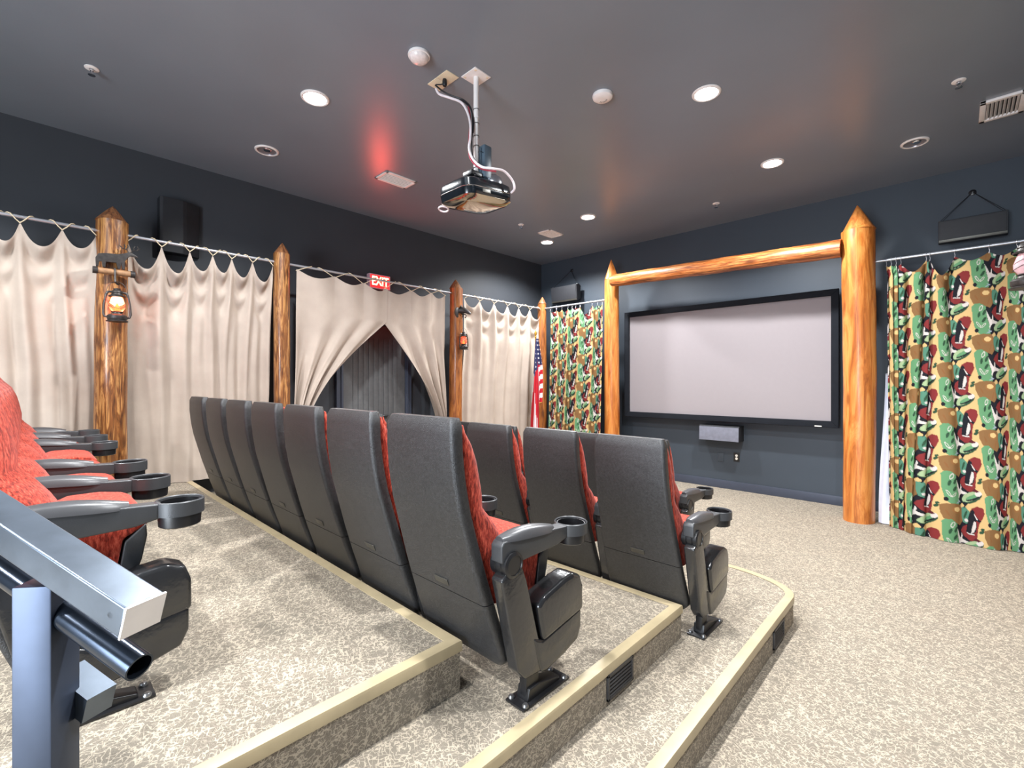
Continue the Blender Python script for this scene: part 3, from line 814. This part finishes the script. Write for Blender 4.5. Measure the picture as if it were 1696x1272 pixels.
# ------------------------------------------------------------ door in the left wall
dy0, dy1 = at_x(566, 600, XL).y, at_x(668, 600, XL).y; dzt = at_x(636, 541, XL).z
dm = (dy0+dy1)/2; dw = dy1-dy0
t_ = bpy.data.objects.new('door_1', None); COL.objects.link(t_); t_.location = (XL, dm, Z1); struct(t_)
H = dzt-Z1
MB().box((.02, 0, H/2), (.036, dw, H), .003).obj('door_leaf', 'door_paint', t_)
b = MB(); n = 9; w = (dw-.24)/n
for k in range(n): b.box((.042, -dw/2+.12+w*(k+.5), H/2+.10), (.008, w-.014, H-.55), .003)
b.obj('door_panel', 'door_paint', t_)
b = MB()
for s in (-1, 1): b.box((.03, s*(dw/2+.05), (H+.08)/2), (.06, .09, H+.08), .008); b.box((.045, s*(dw/2+.03), (H+.05)/2), (.06, .02, H+.05), .004)
b.box((.03, 0, H+.05), (.06, dw+.19, .09), .008); b.obj('door_frame', 'baseboard_paint', t_)
b = MB(); b.tube([(.04, -dw/2+.06, 1.0-Z1), (.085, -dw/2+.06, 1.0-Z1), (.085, dw/2-.1, 1.0-Z1), (.04, dw/2-.1, 1.0-Z1)], .016, 10)
b.box((.06, -.02, 1.0-Z1), (.05, .13, .07), .01); b.obj('push_bar', 'black_metal', t_)

# ------------------------------------------------------------ exit sign
p0 = at_x(611, 456, XL+.06); p1 = at_x(646, 470, XL+.06); pc = at_x(628, 467, XL+.06); hs = .15
t_ = thing('exit_sign', (XL, (p0.y+p1.y)/2, pc.z), 'lit red EXIT sign on the wall above the door curtains', 'exit sign')
sw = (p1.y-p0.y)
MB().box((.035, 0, 0), (.07, sw, .19), .008).obj('housing', 'sign_case', t_)
MB().box((.0715, 0, 0), (.003, sw-.03, .165), .001).obj('red_face', 'exit_red', t_)
cu = bpy.data.curves.new('exit', 'FONT'); cu.body = 'EXIT'; cu.size = .165; cu.align_x = 'CENTER'; cu.align_y = 'CENTER'; cu.extrude = .001; cu.offset = .0015
tmp = bpy.data.objects.new('tmp', cu); COL.objects.link(tmp); dg = bpy.context.evaluated_depsgraph_get(); me = bpy.data.meshes.new_from_object(tmp.evaluated_get(dg)); bpy.data.objects.remove(tmp)
me.materials.clear(); me.materials.append(M['exit_letters'])
o = bpy.data.objects.new('exit_letters', me); COL.objects.link(o); o.parent = t_; o.location = (.075, 0, 0); o.rotation_euler = (PI/2, 0, PI/2)
wd = o.dimensions.x if o.dimensions.x else .35; o.scale = (min(1, (sw-.07)/wd) if wd else 1, 1, 1)

# ------------------------------------------------------------ ceiling fittings
def downlight(x, y, lit, label):
    t = thing('downlight', (x, y, ZC), label, 'ceiling light', 'lit recessed downlights' if lit else 'unlit recessed downlights')
    MB().lathe([(.080, -.002), (.082, -.010), (.094, -.012), (.102, -.006), (.103, 0)], 40, cap=False).obj('trim_ring', 'white_metal', t)
    if lit:
        MB().lathe([(.0, -.004), (.082, -.006), (.083, -.001), (0, -.001)], 32, cap=False).obj('diffuser', 'lamp_glow', t)
    else:
        MB().lathe([(.0, -.0012), (.079, -.0012), (.081, -.008)], 32, cap=False).obj('reflector', 'unlit_can', t)
        MB().lathe([(0, -.010), (.030, -.008), (.036, -.002), (.036, -.001)], 20, Matrix.Translation((.012, 0, 0)), cap=False).obj('bulb', 'chrome', t)
plain('unlit_can', srgb(150, 146, 150), .3, .5)
LIT = [(-3.545, 1.532, 'lit downlight left of the projector'), (-1.361, 3.538, 'large lit downlight right of the projector'), (-1.324, 5.119, 'lit downlight nearest the right log post'),
       (-3.503, 5.11, 'lit downlight near the square ceiling vent'), (-4.597, 5.596, 'lit downlight in the far corner')]
for x, y, l in LIT: downlight(x, y, True, 'round white '+l)
HID = [(-1.36, 1.0), (-3.5, -.9), (-1.36, -.9), (.2, 1.9), (-2.4, -2.2)]
for x, y in HID: downlight(x, y, True, 'round white lit downlight behind the viewpoint')
downlight(-4.676, 1.566, False, 'unlit recessed downlight at the left'); downlight(-.277, 5.573, False, 'unlit recessed downlight near the right hanging speaker')
def sprinkler(x, y, label):
    t = thing('sprinkler', (x, y, ZC), label, 'sprinkler', 'ceiling sprinklers')
    MB().lathe([(.040, 0), (.040, -.004), (.030, -.008), (.016, -.009), (.013, 0)], 24, cap=False).obj('escutcheon', 'white_metal', t)
    b = MB(); b.lathe([(.010, 0), (.010, -.02), (0, -.02)], 12); b.tube([(-.012, 0, -.018), (-.016, 0, -.032), (0, 0, -.046)], .003, 6); b.tube([(.012, 0, -.018), (.016, 0, -.032), (0, 0, -.046)], .003, 6)
    b.obj('frame', 'chrome', t)
    MB().lathe([(0, -.045), (.020, -.046), (.021, -.049), (0, -.05)], 18, cap=False).obj('deflector', 'chrome', t)
sprinkler(-4.329, .319, 'ceiling sprinkler at the upper left'); sprinkler(.009, 4.654, 'ceiling sprinkler beside the big right vent')
sprinkler(-2.117, 5.806, 'small ceiling sprinkler near the screen wall'); sprinkler(-4.345, 4.726, 'small ceiling sprinkler right of the projector, near the far vent')
def vent(x0, x1, y0, y1, n, along, label, depth=.012, bw=.03):
    cx, cy, w, l = (x0+x1)/2, (y0+y1)/2, x1-x0, y1-y0
    t = thing('ceiling_vent', (cx, cy, ZC), label, 'air vent', 'ceiling vents')
    b = MB()
    for s in (-1, 1): b.box((s*(w/2-bw/2), 0, -depth/2), (bw, l, depth), .003); b.box((0, s*(l/2-bw/2), -depth/2), (w, bw, depth), .003)
    b.obj('frame', 'white_metal', t)
    MB().box((0, 0, -.002), (w-.02, l-.02, .003)).obj('duct_opening', 'dark_inside', t)
    for k in range(n):
        f = (k+.5)/n
        if along == 'x': bb = MB().box((0, -l/2+bw+(l-2*bw)*f, -depth*.55), (w-2*bw, .003, depth*.8), 0, ('X', .5))
        else: bb = MB().box((-w/2+bw+(w-2*bw)*f, 0, -depth*.55), (.003, l-2*bw, depth*1.1), 0, ('Y', .7))
        bb.obj('slat', 'white_metal', t)
vent(-4.47, -4.23, 2.565, 2.94, 6, 'y', 'white louvred ceiling vent glowing red from the exit sign')
vent(-4.41, -4.175, 5.14, 5.475, 6, 'y', 'small white ceiling vent above the corner downlight')
vent(.13, .385, 5.12, 5.50, 8, 'y', 'white slatted ceiling vent at the right edge', .02, .035)
t_ = thing('emergency_light', (-2.577, 1.804, ZC), 'round white domed ceiling fixture above the cable plate', 'ceiling fixture')
MB().lathe([(.070, 0), (.073, -.008), (.071, -.018), (.064, -.020)], 36, cap=False).obj('base_ring', 'white_metal', t_)
plain('dome_glass', srgb(226, 216, 212), .2, spec=.7, var=.1, scale=60)
MB().lathe([(.065, -.018), (.062, -.032), (.050, -.046), (.030, -.055), (0, -.058)], 36, cap=False).obj('dome', 'dome_glass', t_)
t_ = thing('smoke_detector', (-1.937, 3.017, ZC), 'white round smoke detector right of the projector', 'smoke detector')
MB().lathe([(.074, 0), (.076, -.010), (.073, -.024), (.06, -.034), (.03, -.038), (0, -.038)], 36, cap=False).obj('housing', 'white_metal', t_)
b = MB()
for k in range(7):
    a = PI*.2+k*.35; b.box((.03*math.cos(a), .03*math.sin(a), -.0375), (.012, .004, .002), 0, ('Z', a))
b.obj('vent_slot', 'dark_inside', t_)
# cable plate and its cables
t_ = thing('cable_plate', (-2.675, 2.08, ZC), 'cream double cable plate on the ceiling beside the projector mount', 'cable plate')
MB().box((-.057, 0, -.003), (.108, .11, .006), .002).obj('plate', 'cream_plate', t_); MB().box((.055, 0, -.003), (.112, .11, .006), .002).obj('plate', 'cream_plate', t_)
MB().lathe([(.0, -.055), (.012, -.055), (.017, -.045), (.017, -.02), (.014, -.006)], 14, Matrix.Translation((.025, -.005, 0))).obj('plug', 'cable_black', t_)

# ------------------------------------------------------------ projector
PX, PYY = -2.47, 2.215
t_ = thing('projector', (PX, PYY, ZC), 'glossy black ceiling projector hanging on a white pole', 'projector')
mp = MB().box((0, 0, -.004), (.150, .150, .008), .003).obj('mount_plate', 'white_metal', t_)
for sx in (-1, 1):
    for sy in (-1, 1): MB().lathe([(.009, -.008), (.009, -.010), (0, -.011)], 12, Matrix.Translation((sx*.055, sy*.055, 0)), cap=False).obj('screw', 'cream_plate', mp)
b = MB(); b.tube([(0, 0, -.006), (0, 0, -.30)], .019, 16); b.tube([(0, 0, -.28), (0, 0, -.72)], .0175, 16); b.lathe([(.021, -.30), (.021, -.285)], 16)
b.obj('pole', 'white_metal', t_)
b = MB().box((.012, .066, -.60), (.085, .07, .23), .008); b.box((.0, .026, -.6), (.05, .012, .19), .003); b.obj('power_box', 'proj_box', t_)
b = MB()
for z in (-.24, -.34, -.43, -.50, -.62, -.655): b.tube([(.021*math.cos(a), .021*math.sin(a), z+.003*math.cos(a)) for a in np.linspace(0, 2*PI, 13)[:-1]], .0022, 5, True)
for z in (-.545, -.665): b.tube([(-.042, -.0, z), (.042, -.0, z), (.042, .09, z), (-.042, .09, z)], .002, 5, True)
b.obj('cable_tie', 'cable_black', t_)
# body
bx, by = -2.53-PX, 2.275-PYY
body = bpy.data.objects.new('body', None)
def rring(hw, hl, r, z, n=6): return [(x, y, zz) for x, y, zz in rrect(hw, -hl, hl, r, z, n)]
R = Matrix.Translation((bx, by, -.885)) @ Matrix.Rotation(math.radians(6.5), 4, 'X') @ Matrix.Diagonal((1, 1, 1.12, 1))
b = MB(); rings = [rring(.152, .20, .065, .0), rring(.170, .222, .075, .012), rring(.174, .227, .075, .05), rring(.174, .227, .075, .055), rring(.171, .224, .075, .057), rring(.171, .224, .075, .061), rring(.174, .227, .075, .063), rring(.172, .225, .075, .105), rring(.158, .21, .09, .118), rring(.10, .14, .06, .124)]
b.loft([[R @ Vector(p) for p in r] for r in rings]); bd = b.obj('body', 'gloss_black', t_, angle=50)
b = MB(); rings = [rring(.172, .225, .075, .012), rring(.155, .205, .09, -.004), rring(.10, .14, .07, -.018), rring(.03, .04, .02, -.022)]
b.loft([[R @ Vector(p) for p in r] for r in rings]); b.obj('underside', 'proj_under', bd, angle=60)
b = MB()
pts = [R @ Vector(p) for p in rring(.1735, .2265, .075, .059, 8)]; b.tube(pts, .0028, 6, True); b.obj('accent_line', 'chrome', bd)
MB().box((0, 0, 0), (.003, .075, .022), .001).obj('maker_badge', 'plate_metal', bd).matrix_local = R @ Matrix.Translation((.1745, -.06, .040))
b = MB().lathe([(.075, 0), (.078, .03), (.066, .062), (.042, .082), (0, .09)], 28, R @ Matrix.Translation((.07, .11, .105)), cap=False); b.obj('lamp_dome', 'chrome', bd)
b = MB(); b.box(R @ Vector((.05, -.055, .165)), (.10, .12, .035), .01); b.tube([R @ Vector((.0, -.12, .14)), R @ Vector((.05, -.06, .185)), (0, 0, -.70)], .008, 8); b.tube([R @ Vector((.12, -.1, .14)), R @ Vector((.06, -.06, .185)), (0, 0, -.70)], .008, 8)
b.tube([R @ Vector((.0, .02, .14)), (0, 0, -.70)], .008, 8); b.obj('mount_bracket', 'black_metal', t_)
lo_ = R @ Vector((-.165, -.15, .0)); b = MB(); b.tube([lo_+Vector((-.02+.04*math.cos(a), .032*math.sin(a)-.01, -.005-.008*math.sin(a))) for a in np.linspace(0, 2*PI, 22)[:-1]], .006, 8, True); b.obj('cable_loop', 'cable_white', bd)
# lens on the screen side
Rl = R @ Matrix.Translation((-.05, .222, .07)) @ Matrix.Rotation(-PI/2, 4, 'X')
MB().lathe([(.045, 0), (.045, .03), (.036, .034), (.030, .024), (0, .02)], 24, Rl, cap=False).obj('lens', 'gloss_black', bd)
loc = Vector((PX, PYY, ZC))
def cab(uvd, r, mat, name):
    pts = bez([at_d(u, v, dd)-loc for u, v, dd in uvd], 7); return MB().tube(pts, r, 8).obj(name, mat, t_)
D = 3.30
cab([(722, 147, 3.35), (728, 156, 3.34), (745, 162, 3.33), (764, 170, 3.31), (774, 186, 3.28), (779, 206, 3.26), (779, 228, 3.24), (777, 246, 3.23), (783, 263, 3.22), (797, 276, 3.2), (815, 279, 3.2), (834, 283, 3.26), (848, 298, 3.33), (852, 312, 3.36), (847, 319, 3.40)], .0085, 'cable_white', 'white_cable')
cab([(721, 141, 3.36), (735, 152, 3.35), (752, 160, 3.34), (768, 166, 3.33), (780, 180, 3.30), (783, 205, 3.27), (781, 232, 3.25), (782, 256, 3.24), (790, 271, 3.22)], .006, 'cable_black', 'black_cable')
cab([(721, 141, 3.37), (742, 156, 3.355), (760, 163, 3.345), (778, 178, 3.31), (784, 196, 3.29), (784, 220, 3.27)], .004, 'cable_black', 'black_cable')
cab([(737, 131, 3.37), (733, 139, 3.36), (722, 140, 3.36)], .004, 'cable_black', 'black_cable')
cab([(776, 176, 3.32), (779, 200, 3.28), (777, 235, 3.26), (779, 262, 3.24), (796, 279, 3.22), (822, 284, 3.24)], .006, 'cable_red', 'red_cable')

# ------------------------------------------------------------ lanterns
def lantern(loc, s, label, glass='lantern_glass', glow=True, rz=0):
    """hurricane lantern, origin at base centre; height ~ .30*s"""
    t = thing('hurricane_lantern', loc, label, 'lantern', None, rz)
    T = Matrix.Scale(s, 4)
    b = MB().lathe([(0, 0), (.062, 0), (.064, .006), (.052, .012), (.058, .020), (.058, .040), (.050, .050), (.034, .056), (.030, .066), (.036, .070), (.03, .076), (0, .076)], 24, T, cap=False); b.obj('tank', 'lantern_metal', t)
    b = MB().lathe([(.030, .076), (.046, .100), (.047, .125), (.036, .160), (.030, .178)], 24, T, cap=False); b.obj('glass_globe', glass, t)
    b = MB().lathe([(.048, .178), (.050, .186), (.036, .192), (.030, .205), (.034, .210), (.030, .222), (.020, .230), (.022, .238), (.0, .244)], 24, T, cap=False); b.obj('chimney_cap', 'lantern_metal', t)
    b = MB()
    for sx in (-1, 1):
        b.tube([T @ Vector(p) for p in [(sx*.046, 0, .030), (sx*.070, 0, .036), (sx*.076, 0, .055), (sx*.072, 0, .12), (sx*.060, 0, .195), (sx*.050, 0, .212), (sx*.030, 0, .214)]], .0075*s, 8)
    b.obj('side_tube', 'lantern_metal', t)
    b = MB()
    for z, r in ((.105, .049), (.135, .046)): b.tube([T @ Vector((r*math.cos(a), r*math.sin(a), z+.012*math.cos(2*a))) for a in np.linspace(0, 2*PI, 17)[:-1]], .0016*s, 5, True)
    b.obj('globe_wire', 'lantern_metal', t)
    b = MB(); b.tube([T @ Vector((.060*math.cos(a), 0, .205+.085*math.sin(a))) for a in np.linspace(0, PI, 14)], .0018*s, 6); b.obj('bail_handle', 'lantern_metal', t)
    if glow: MB().lathe([(0, .082), (.009, .088), (.011, .100), (.005, .120), (0, .132)], 14, T, cap=False).obj('flame', 'flame_glow', t)
    return t
pb = at_x(194, 533, XP+.20); s1 = 1.12
lantern(pb, s1, 'glowing hurricane lantern hanging from the moose bracket on the left log post', rz=PI/2)
ld = bpy.data.lights.new('lantern_light', 'POINT'); ld.energy = 1.3; ld.color = (1, .36, .18); ld.shadow_soft_size = .05
lo = bpy.data.objects.new('lantern_light', ld); COL.objects.link(lo); lo.location = pb+Vector((.0, 0, .17)); lo.parent = None
# moose shelf bracket
c0 = at_x(190, 451, XP+.16)
t_ = thing('moose_bracket', (c0.x, c0.y, c0.z), 'dark moose silhouette bracket with a small log shelf on the left post', 'bracket')
MB().tube([(0, -.12, 0), (0, .11, 0)], .024, 14).obj('log_shelf', 'shelf_wood', t_)
b = MB(); b.tube([(0, -.135, 0), (0, -.105, 0)], .028, 14); b.tube([(0, .10, 0), (0, .13, 0)], .028, 14); b.box((-.03, 0, .0), (.06, .03, .02), .004)
b.tube([(.01, .0, .03), (.028, 0, .0), (.02, 0, -.05), (.035, .0, -.085), (.02, .02, -.10), (.0, .01, -.09)], .007, 8); b.obj('hook', 'lantern_metal', t_)
moose = [(-.115, .03), (-.10, .03), (-.095, .07), (-.08, .075), (-.075, .03), (-.058, .03), (-.055, .075), (.01, .078), (.02, .03), (.035, .03), (.040, .085), (.05, .03), (.062, .03), (.064, .10), (.085, .135), (.10, .15), (.145, .142), (.150, .152), (.115, .172), (.10, .182), (.085, .18), (.06, .165), (.02, .150), (-.06, .145), (-.10, .135), (-.118, .10)]
b = MB(); b.prism(moose, -.010, .010, 'x', .003)
for q in ([(.09, .178), (.075, .20), (.05, .205), (.03, .225)], [(.06, .205), (.065, .225), (.06, .24)], [(.075, .2), (.085, .225), (.08, .24)], [(.1, .18), (.12, .2), (.145, .205), (.165, .225)], [(.125, .2), (.12, .222), (.13, .238)], [(.145, .205), (.15, .225), (.145, .24)]):
    b.tube([(0, y, z) for y, z in q], .004, 6)
b.obj('moose_figure', 'lantern_metal', t_, angle=40)
# small lantern on the third post
pb = at_x(768, 579, XP+.17)
lantern(pb, 1.02, 'small dark hurricane lantern on the post right of the door', rz=PI/2)
c0 = at_x(765, 518, XP+.10)
t_ = thing('wolf_bracket', (c0.x, c0.y, c0.z), 'round dark bracket with an animal head and hook on the post right of the door', 'bracket')
b = MB(); b.lathe([(.0, 0), (.085, 0), (.085, .008), (.07, .014), (0, .016)], 28, Matrix.Translation((-.02, -.03, 0)) @ Matrix.Rotation(PI/2, 4, 'Y')); b.obj('back_disc', 'lantern_metal', t_)
b = MB(); b.loft([[(x+.0, y0+r*math.cos(a), z0+r*math.sin(a)) for a in np.linspace(0, 2*PI, 13)[:-1]] for x, y0, z0, r in ((-.01, -.02, .03, .05), (.03, .0, .035, .045), (.06, .03, .02, .034), (.09, .06, -.005, .022), (.105, .07, -.015, .010))])
b.lathe([(.016, 0), (0, .04)], 8, Matrix.Translation((.02, -.03, .07))); b.lathe([(.016, 0), (0, .04)], 8, Matrix.Translation((.02, .02, .07)))
b.obj('animal_head', 'lantern_metal', t_, angle=60)
b = MB().tube([(.0, 0, -.02), (.06, .01, -.03), (.078, .01, -.05), (.07, .01, -.075), (.055, .01, -.07)], .007, 8); b.tube([(.07, .01, -.06), (.07, .012, -.10)], .002, 6); b.obj('hook', 'lantern_metal', t_)
# right edge lantern
pb = at_d(1700, 478, 2.95)
lantern(pb, 1.25, 'pink glass hurricane lantern cut off by the right edge', 'pink_glass', False, PI/2)
b = MB(); b.tube([(.56-.09, 3.86, pb.z+.42), (pb.x+.02, pb.y+.02, pb.z+.44), (pb.x, pb.y, pb.z+.40), (pb.x, pb.y, pb.z+.36)], .007, 8)
o = b.obj('lantern_hook', 'lantern_metal'); tag(o, 'iron hook carrying the lantern at the right edge', 'hook')

# ------------------------------------------------------------ flag
fp = at_x(887, 700, -4.90); fx, fy = -4.93, at_x(887, 600, -4.93).y
ztip = at_x(889, 545, -4.93).z; 
t_ = thing('flag', (fx, fy, 0), 'American flag hanging furled on a gold tipped pole in the corner', 'flag')
MB().tube([(0, 0, .05), (-.0, .0, ztip-.12)], .013, 12).obj('pole', 'gold', t_)
MB().lathe([(.008, 0), (.018, .01), (.010, .03), (.022, .06), (.012, .10), (0, .14)], 12, Matrix.Translation((0, 0, ztip-.14)), cap=False).obj('spear_tip', 'gold', t_)
MB().lathe([(0, 0), (.15, 0), (.15, .02), (.04, .05), (.02, .07), (0, .07)], 24, cap=False).obj('base', 'gold', t_)
nu, nv = 90, 170; zt = ztip-.16; zb2 = .55; F = np.zeros((nv, nu, 3)); Cc = np.zeros((nv, nu, 4))
red, wht, blu, gld = srgb(186, 36, 48), srgb(230, 220, 222), srgb(52, 56, 92), srgb(212, 160, 84)
for i in range(nv):
    f = i/(nv-1.); z = zt+(zb2-zt)*f; w0 = .03+.13*f**.7; w1 = .02+.10*min(1, f*2.2)
    for j in range(nu):
        g = j/(nu-1.)
        yy = -w0+(w0+w1)*g; xx = .045*math.sin(g*22+f*2)*min(1, .3+f)+.035
        zz = z
        if g > .55: zz = zt+(max(zb2, 1.05+.0)-zt)*f*(1-.25*(g-.55))-0.0
        F[i, j] = (xx, yy, zz)
        d_ = (zt-zz)
        if g > .55:
            if d_ < .42: c = blu
            else: c = red if int((d_+g*.12)/.075) % 2 == 0 else wht
            if d_ > (zt-1.05)*.93: c = gld
        else:
            if d_ < .42+.35*(.55-g): c = blu
            else: c = red if int((g*.9+.02*math.sin(f*5))/.11) % 2 == 0 else wht
        if c is blu:
            a_, b_ = (d_ % .07)/.07-.5, (g*6) % 1-.5
            if a_*a_+b_*b_ < .035: c = wht
        Cc[i, j] = c
mesh_grid('flag_cloth', F, 'flag_cloth', t_, Cc)

# ------------------------------------------------------------ handrail in the left foreground
dirv = (at_d(0, 862, .90)-at_d(236, 1018, .78)).normalized()
t_ = thing('handrail', (-.985, .115, 0), 'brushed metal handrail with square top rail and round tube in the left foreground', 'handrail')
def box_sweep(c0, c1, up, side, h, w):
    vs = []
    for c in (c0, c1):
        for a, b2 in ((-1, -1), (1, -1), (1, 1), (-1, 1)): vs.append(c+side*a*w/2+up*b2*h/2)
    return vs, [[0, 1, 2, 3][::-1], [4, 5, 6, 7], [0, 1, 5, 4], [1, 2, 6, 5], [2, 3, 7, 6], [3, 0, 4, 7]]
org = Vector((-.985, .115, 0))
side = dirv.cross(Vector((0, 0, 1))).normalized(); upv = side.cross(dirv).normalized()
if upv.z < 0: upv = -upv
endc = at_d(236, 1018, .78)
c0 = endc-org; c1 = c0+dirv*.62
b = MB(); v_, f_ = box_sweep(c0, c1, upv, side, .054, .062); b.add(v_, f_)
tr = b.obj('top_rail', 'rail_steel', t_); bev = tr.modifiers.new('bevel', 'BEVEL'); bev.width = .003; bev.segments = 2
b = MB(); v_, f_ = box_sweep(c0-dirv*.004, c0, upv, side, .056, .064); b.add(v_, f_); b.obj('end_cap', 'white_metal', tr)
MB().lathe([(.006, 0), (.006, .002), (0, .003)], 12, Matrix.Translation(c0+dirv*.03-side*.031*(1 if side.dot(Vector((RX, RY, 0))) < 0 else 1)) @ side.to_track_quat('Z', 'Y').to_matrix().to_4x4()).obj('rivet', 'bolt_steel', tr)
e2 = at_d(231, 1105, .80)-org
b = MB(); pts = [e2, e2+dirv*.62]; n = 20
ring_o, ring_i = [], []
b.lathe([(.0205, 0), (.0225, 0), (.0225, .62), (0, .62)], 28, Matrix.Translation(e2) @ dirv.to_track_quat('Z', 'Y').to_matrix().to_4x4(), cap=False)
b.lathe([(.0195, .30), (.0195, 0.0), (.0205, 0)], 28, Matrix.Translation(e2) @ dirv.to_track_quat('Z', 'Y').to_matrix().to_4x4(), cap=False)
b.obj('tube_rail', 'rail_tube', t_)
pc = at_d(78, 1100, .86)-org; ptop = pc.z+.16
hp = 1.085; b = MB().box((pc.x, pc.y, hp/2), (.064, .064, hp), .003, ('Z', math.radians(50))); b.obj('post', 'rail_post', t_)
e3 = at_d(165, 1165, .90)-org; b = MB(); v_, f_ = box_sweep(e3, e3+dirv*.10, upv, side, .05, .05); b.add(v_, f_); b.obj('lower_rail', 'rail_steel', t_)
MB().box((pc.x, pc.y, .006), (.12, .12, .012), .003).obj('base_flange', 'rail_post', t_)

# ------------------------------------------------------------ lights
def spot(x, y, e, col=(.96, .98, 1), size=.07, ang=150, blend=.5):
    ld = bpy.data.lights.new('downlight_lamp', 'SPOT'); ld.energy = e; ld.color = col; ld.spot_size = math.radians(ang); ld.spot_blend = blend; ld.shadow_soft_size = size
    o = bpy.data.objects.new('downlight_lamp', ld); COL.objects.link(o); o.location = (x, y, ZC-.03)
E0 = 165
for x, y, l in LIT: spot(x, y, E0)
for x, y in HID: spot(x, y, E0)
# exit sign spill
ld = bpy.data.lights.new('exit_sign_glow', 'AREA'); ld.energy = 3.2; ld.color = (1, .08, .06); ld.shape = 'RECTANGLE'; ld.size = .34; ld.size_y = .17
o = bpy.data.objects.new('exit_sign_glow', ld); COL.objects.link(o); o.location = (XL+.085, (p0.y+p1.y)/2, at_x(628, 467, XL+.06).z); o.rotation_euler = (0, -PI/2, 0)
# added cool area fill in the assumed back opening, standing in for daylight
ld = bpy.data.lights.new('rear_cool_fill', 'AREA'); ld.energy = 170; ld.color = (.80, .90, 1); ld.shape = 'RECTANGLE'; ld.size = 2.3; ld.size_y = 2.3
o = bpy.data.objects.new('rear_cool_fill', ld); COL.objects.link(o); o.location = ((ow0+ow1)/2, YB-.1, 1.3); o.rotation_euler = (PI/2, 0, 0)
w = bpy.data.worlds.new('World'); S.world = w; w.use_nodes = True
w.node_tree.nodes['Background'].inputs[0].default_value = (.7, .8, 1, 1); w.node_tree.nodes['Background'].inputs[1].default_value = 1.

# ------------------------------------------------------------ camera
cd = bpy.data.cameras.new('camera'); cam = bpy.data.objects.new('camera', cd); COL.objects.link(cam)
cd.sensor_fit = 'HORIZONTAL'; cd.sensor_width = 36; cd.lens = 771/1696.*36; cd.shift_y = -3/1696.; cd.clip_start = .02
cam.location = (0, 0, CAMZ); cam.rotation_euler = (PI/2, 0, YAW); S.camera = cam
S.view_settings.view_transform = 'Standard'; S.view_settings.look = 'None'; S.view_settings.gamma = 1; S.view_settings.exposure = 1.15
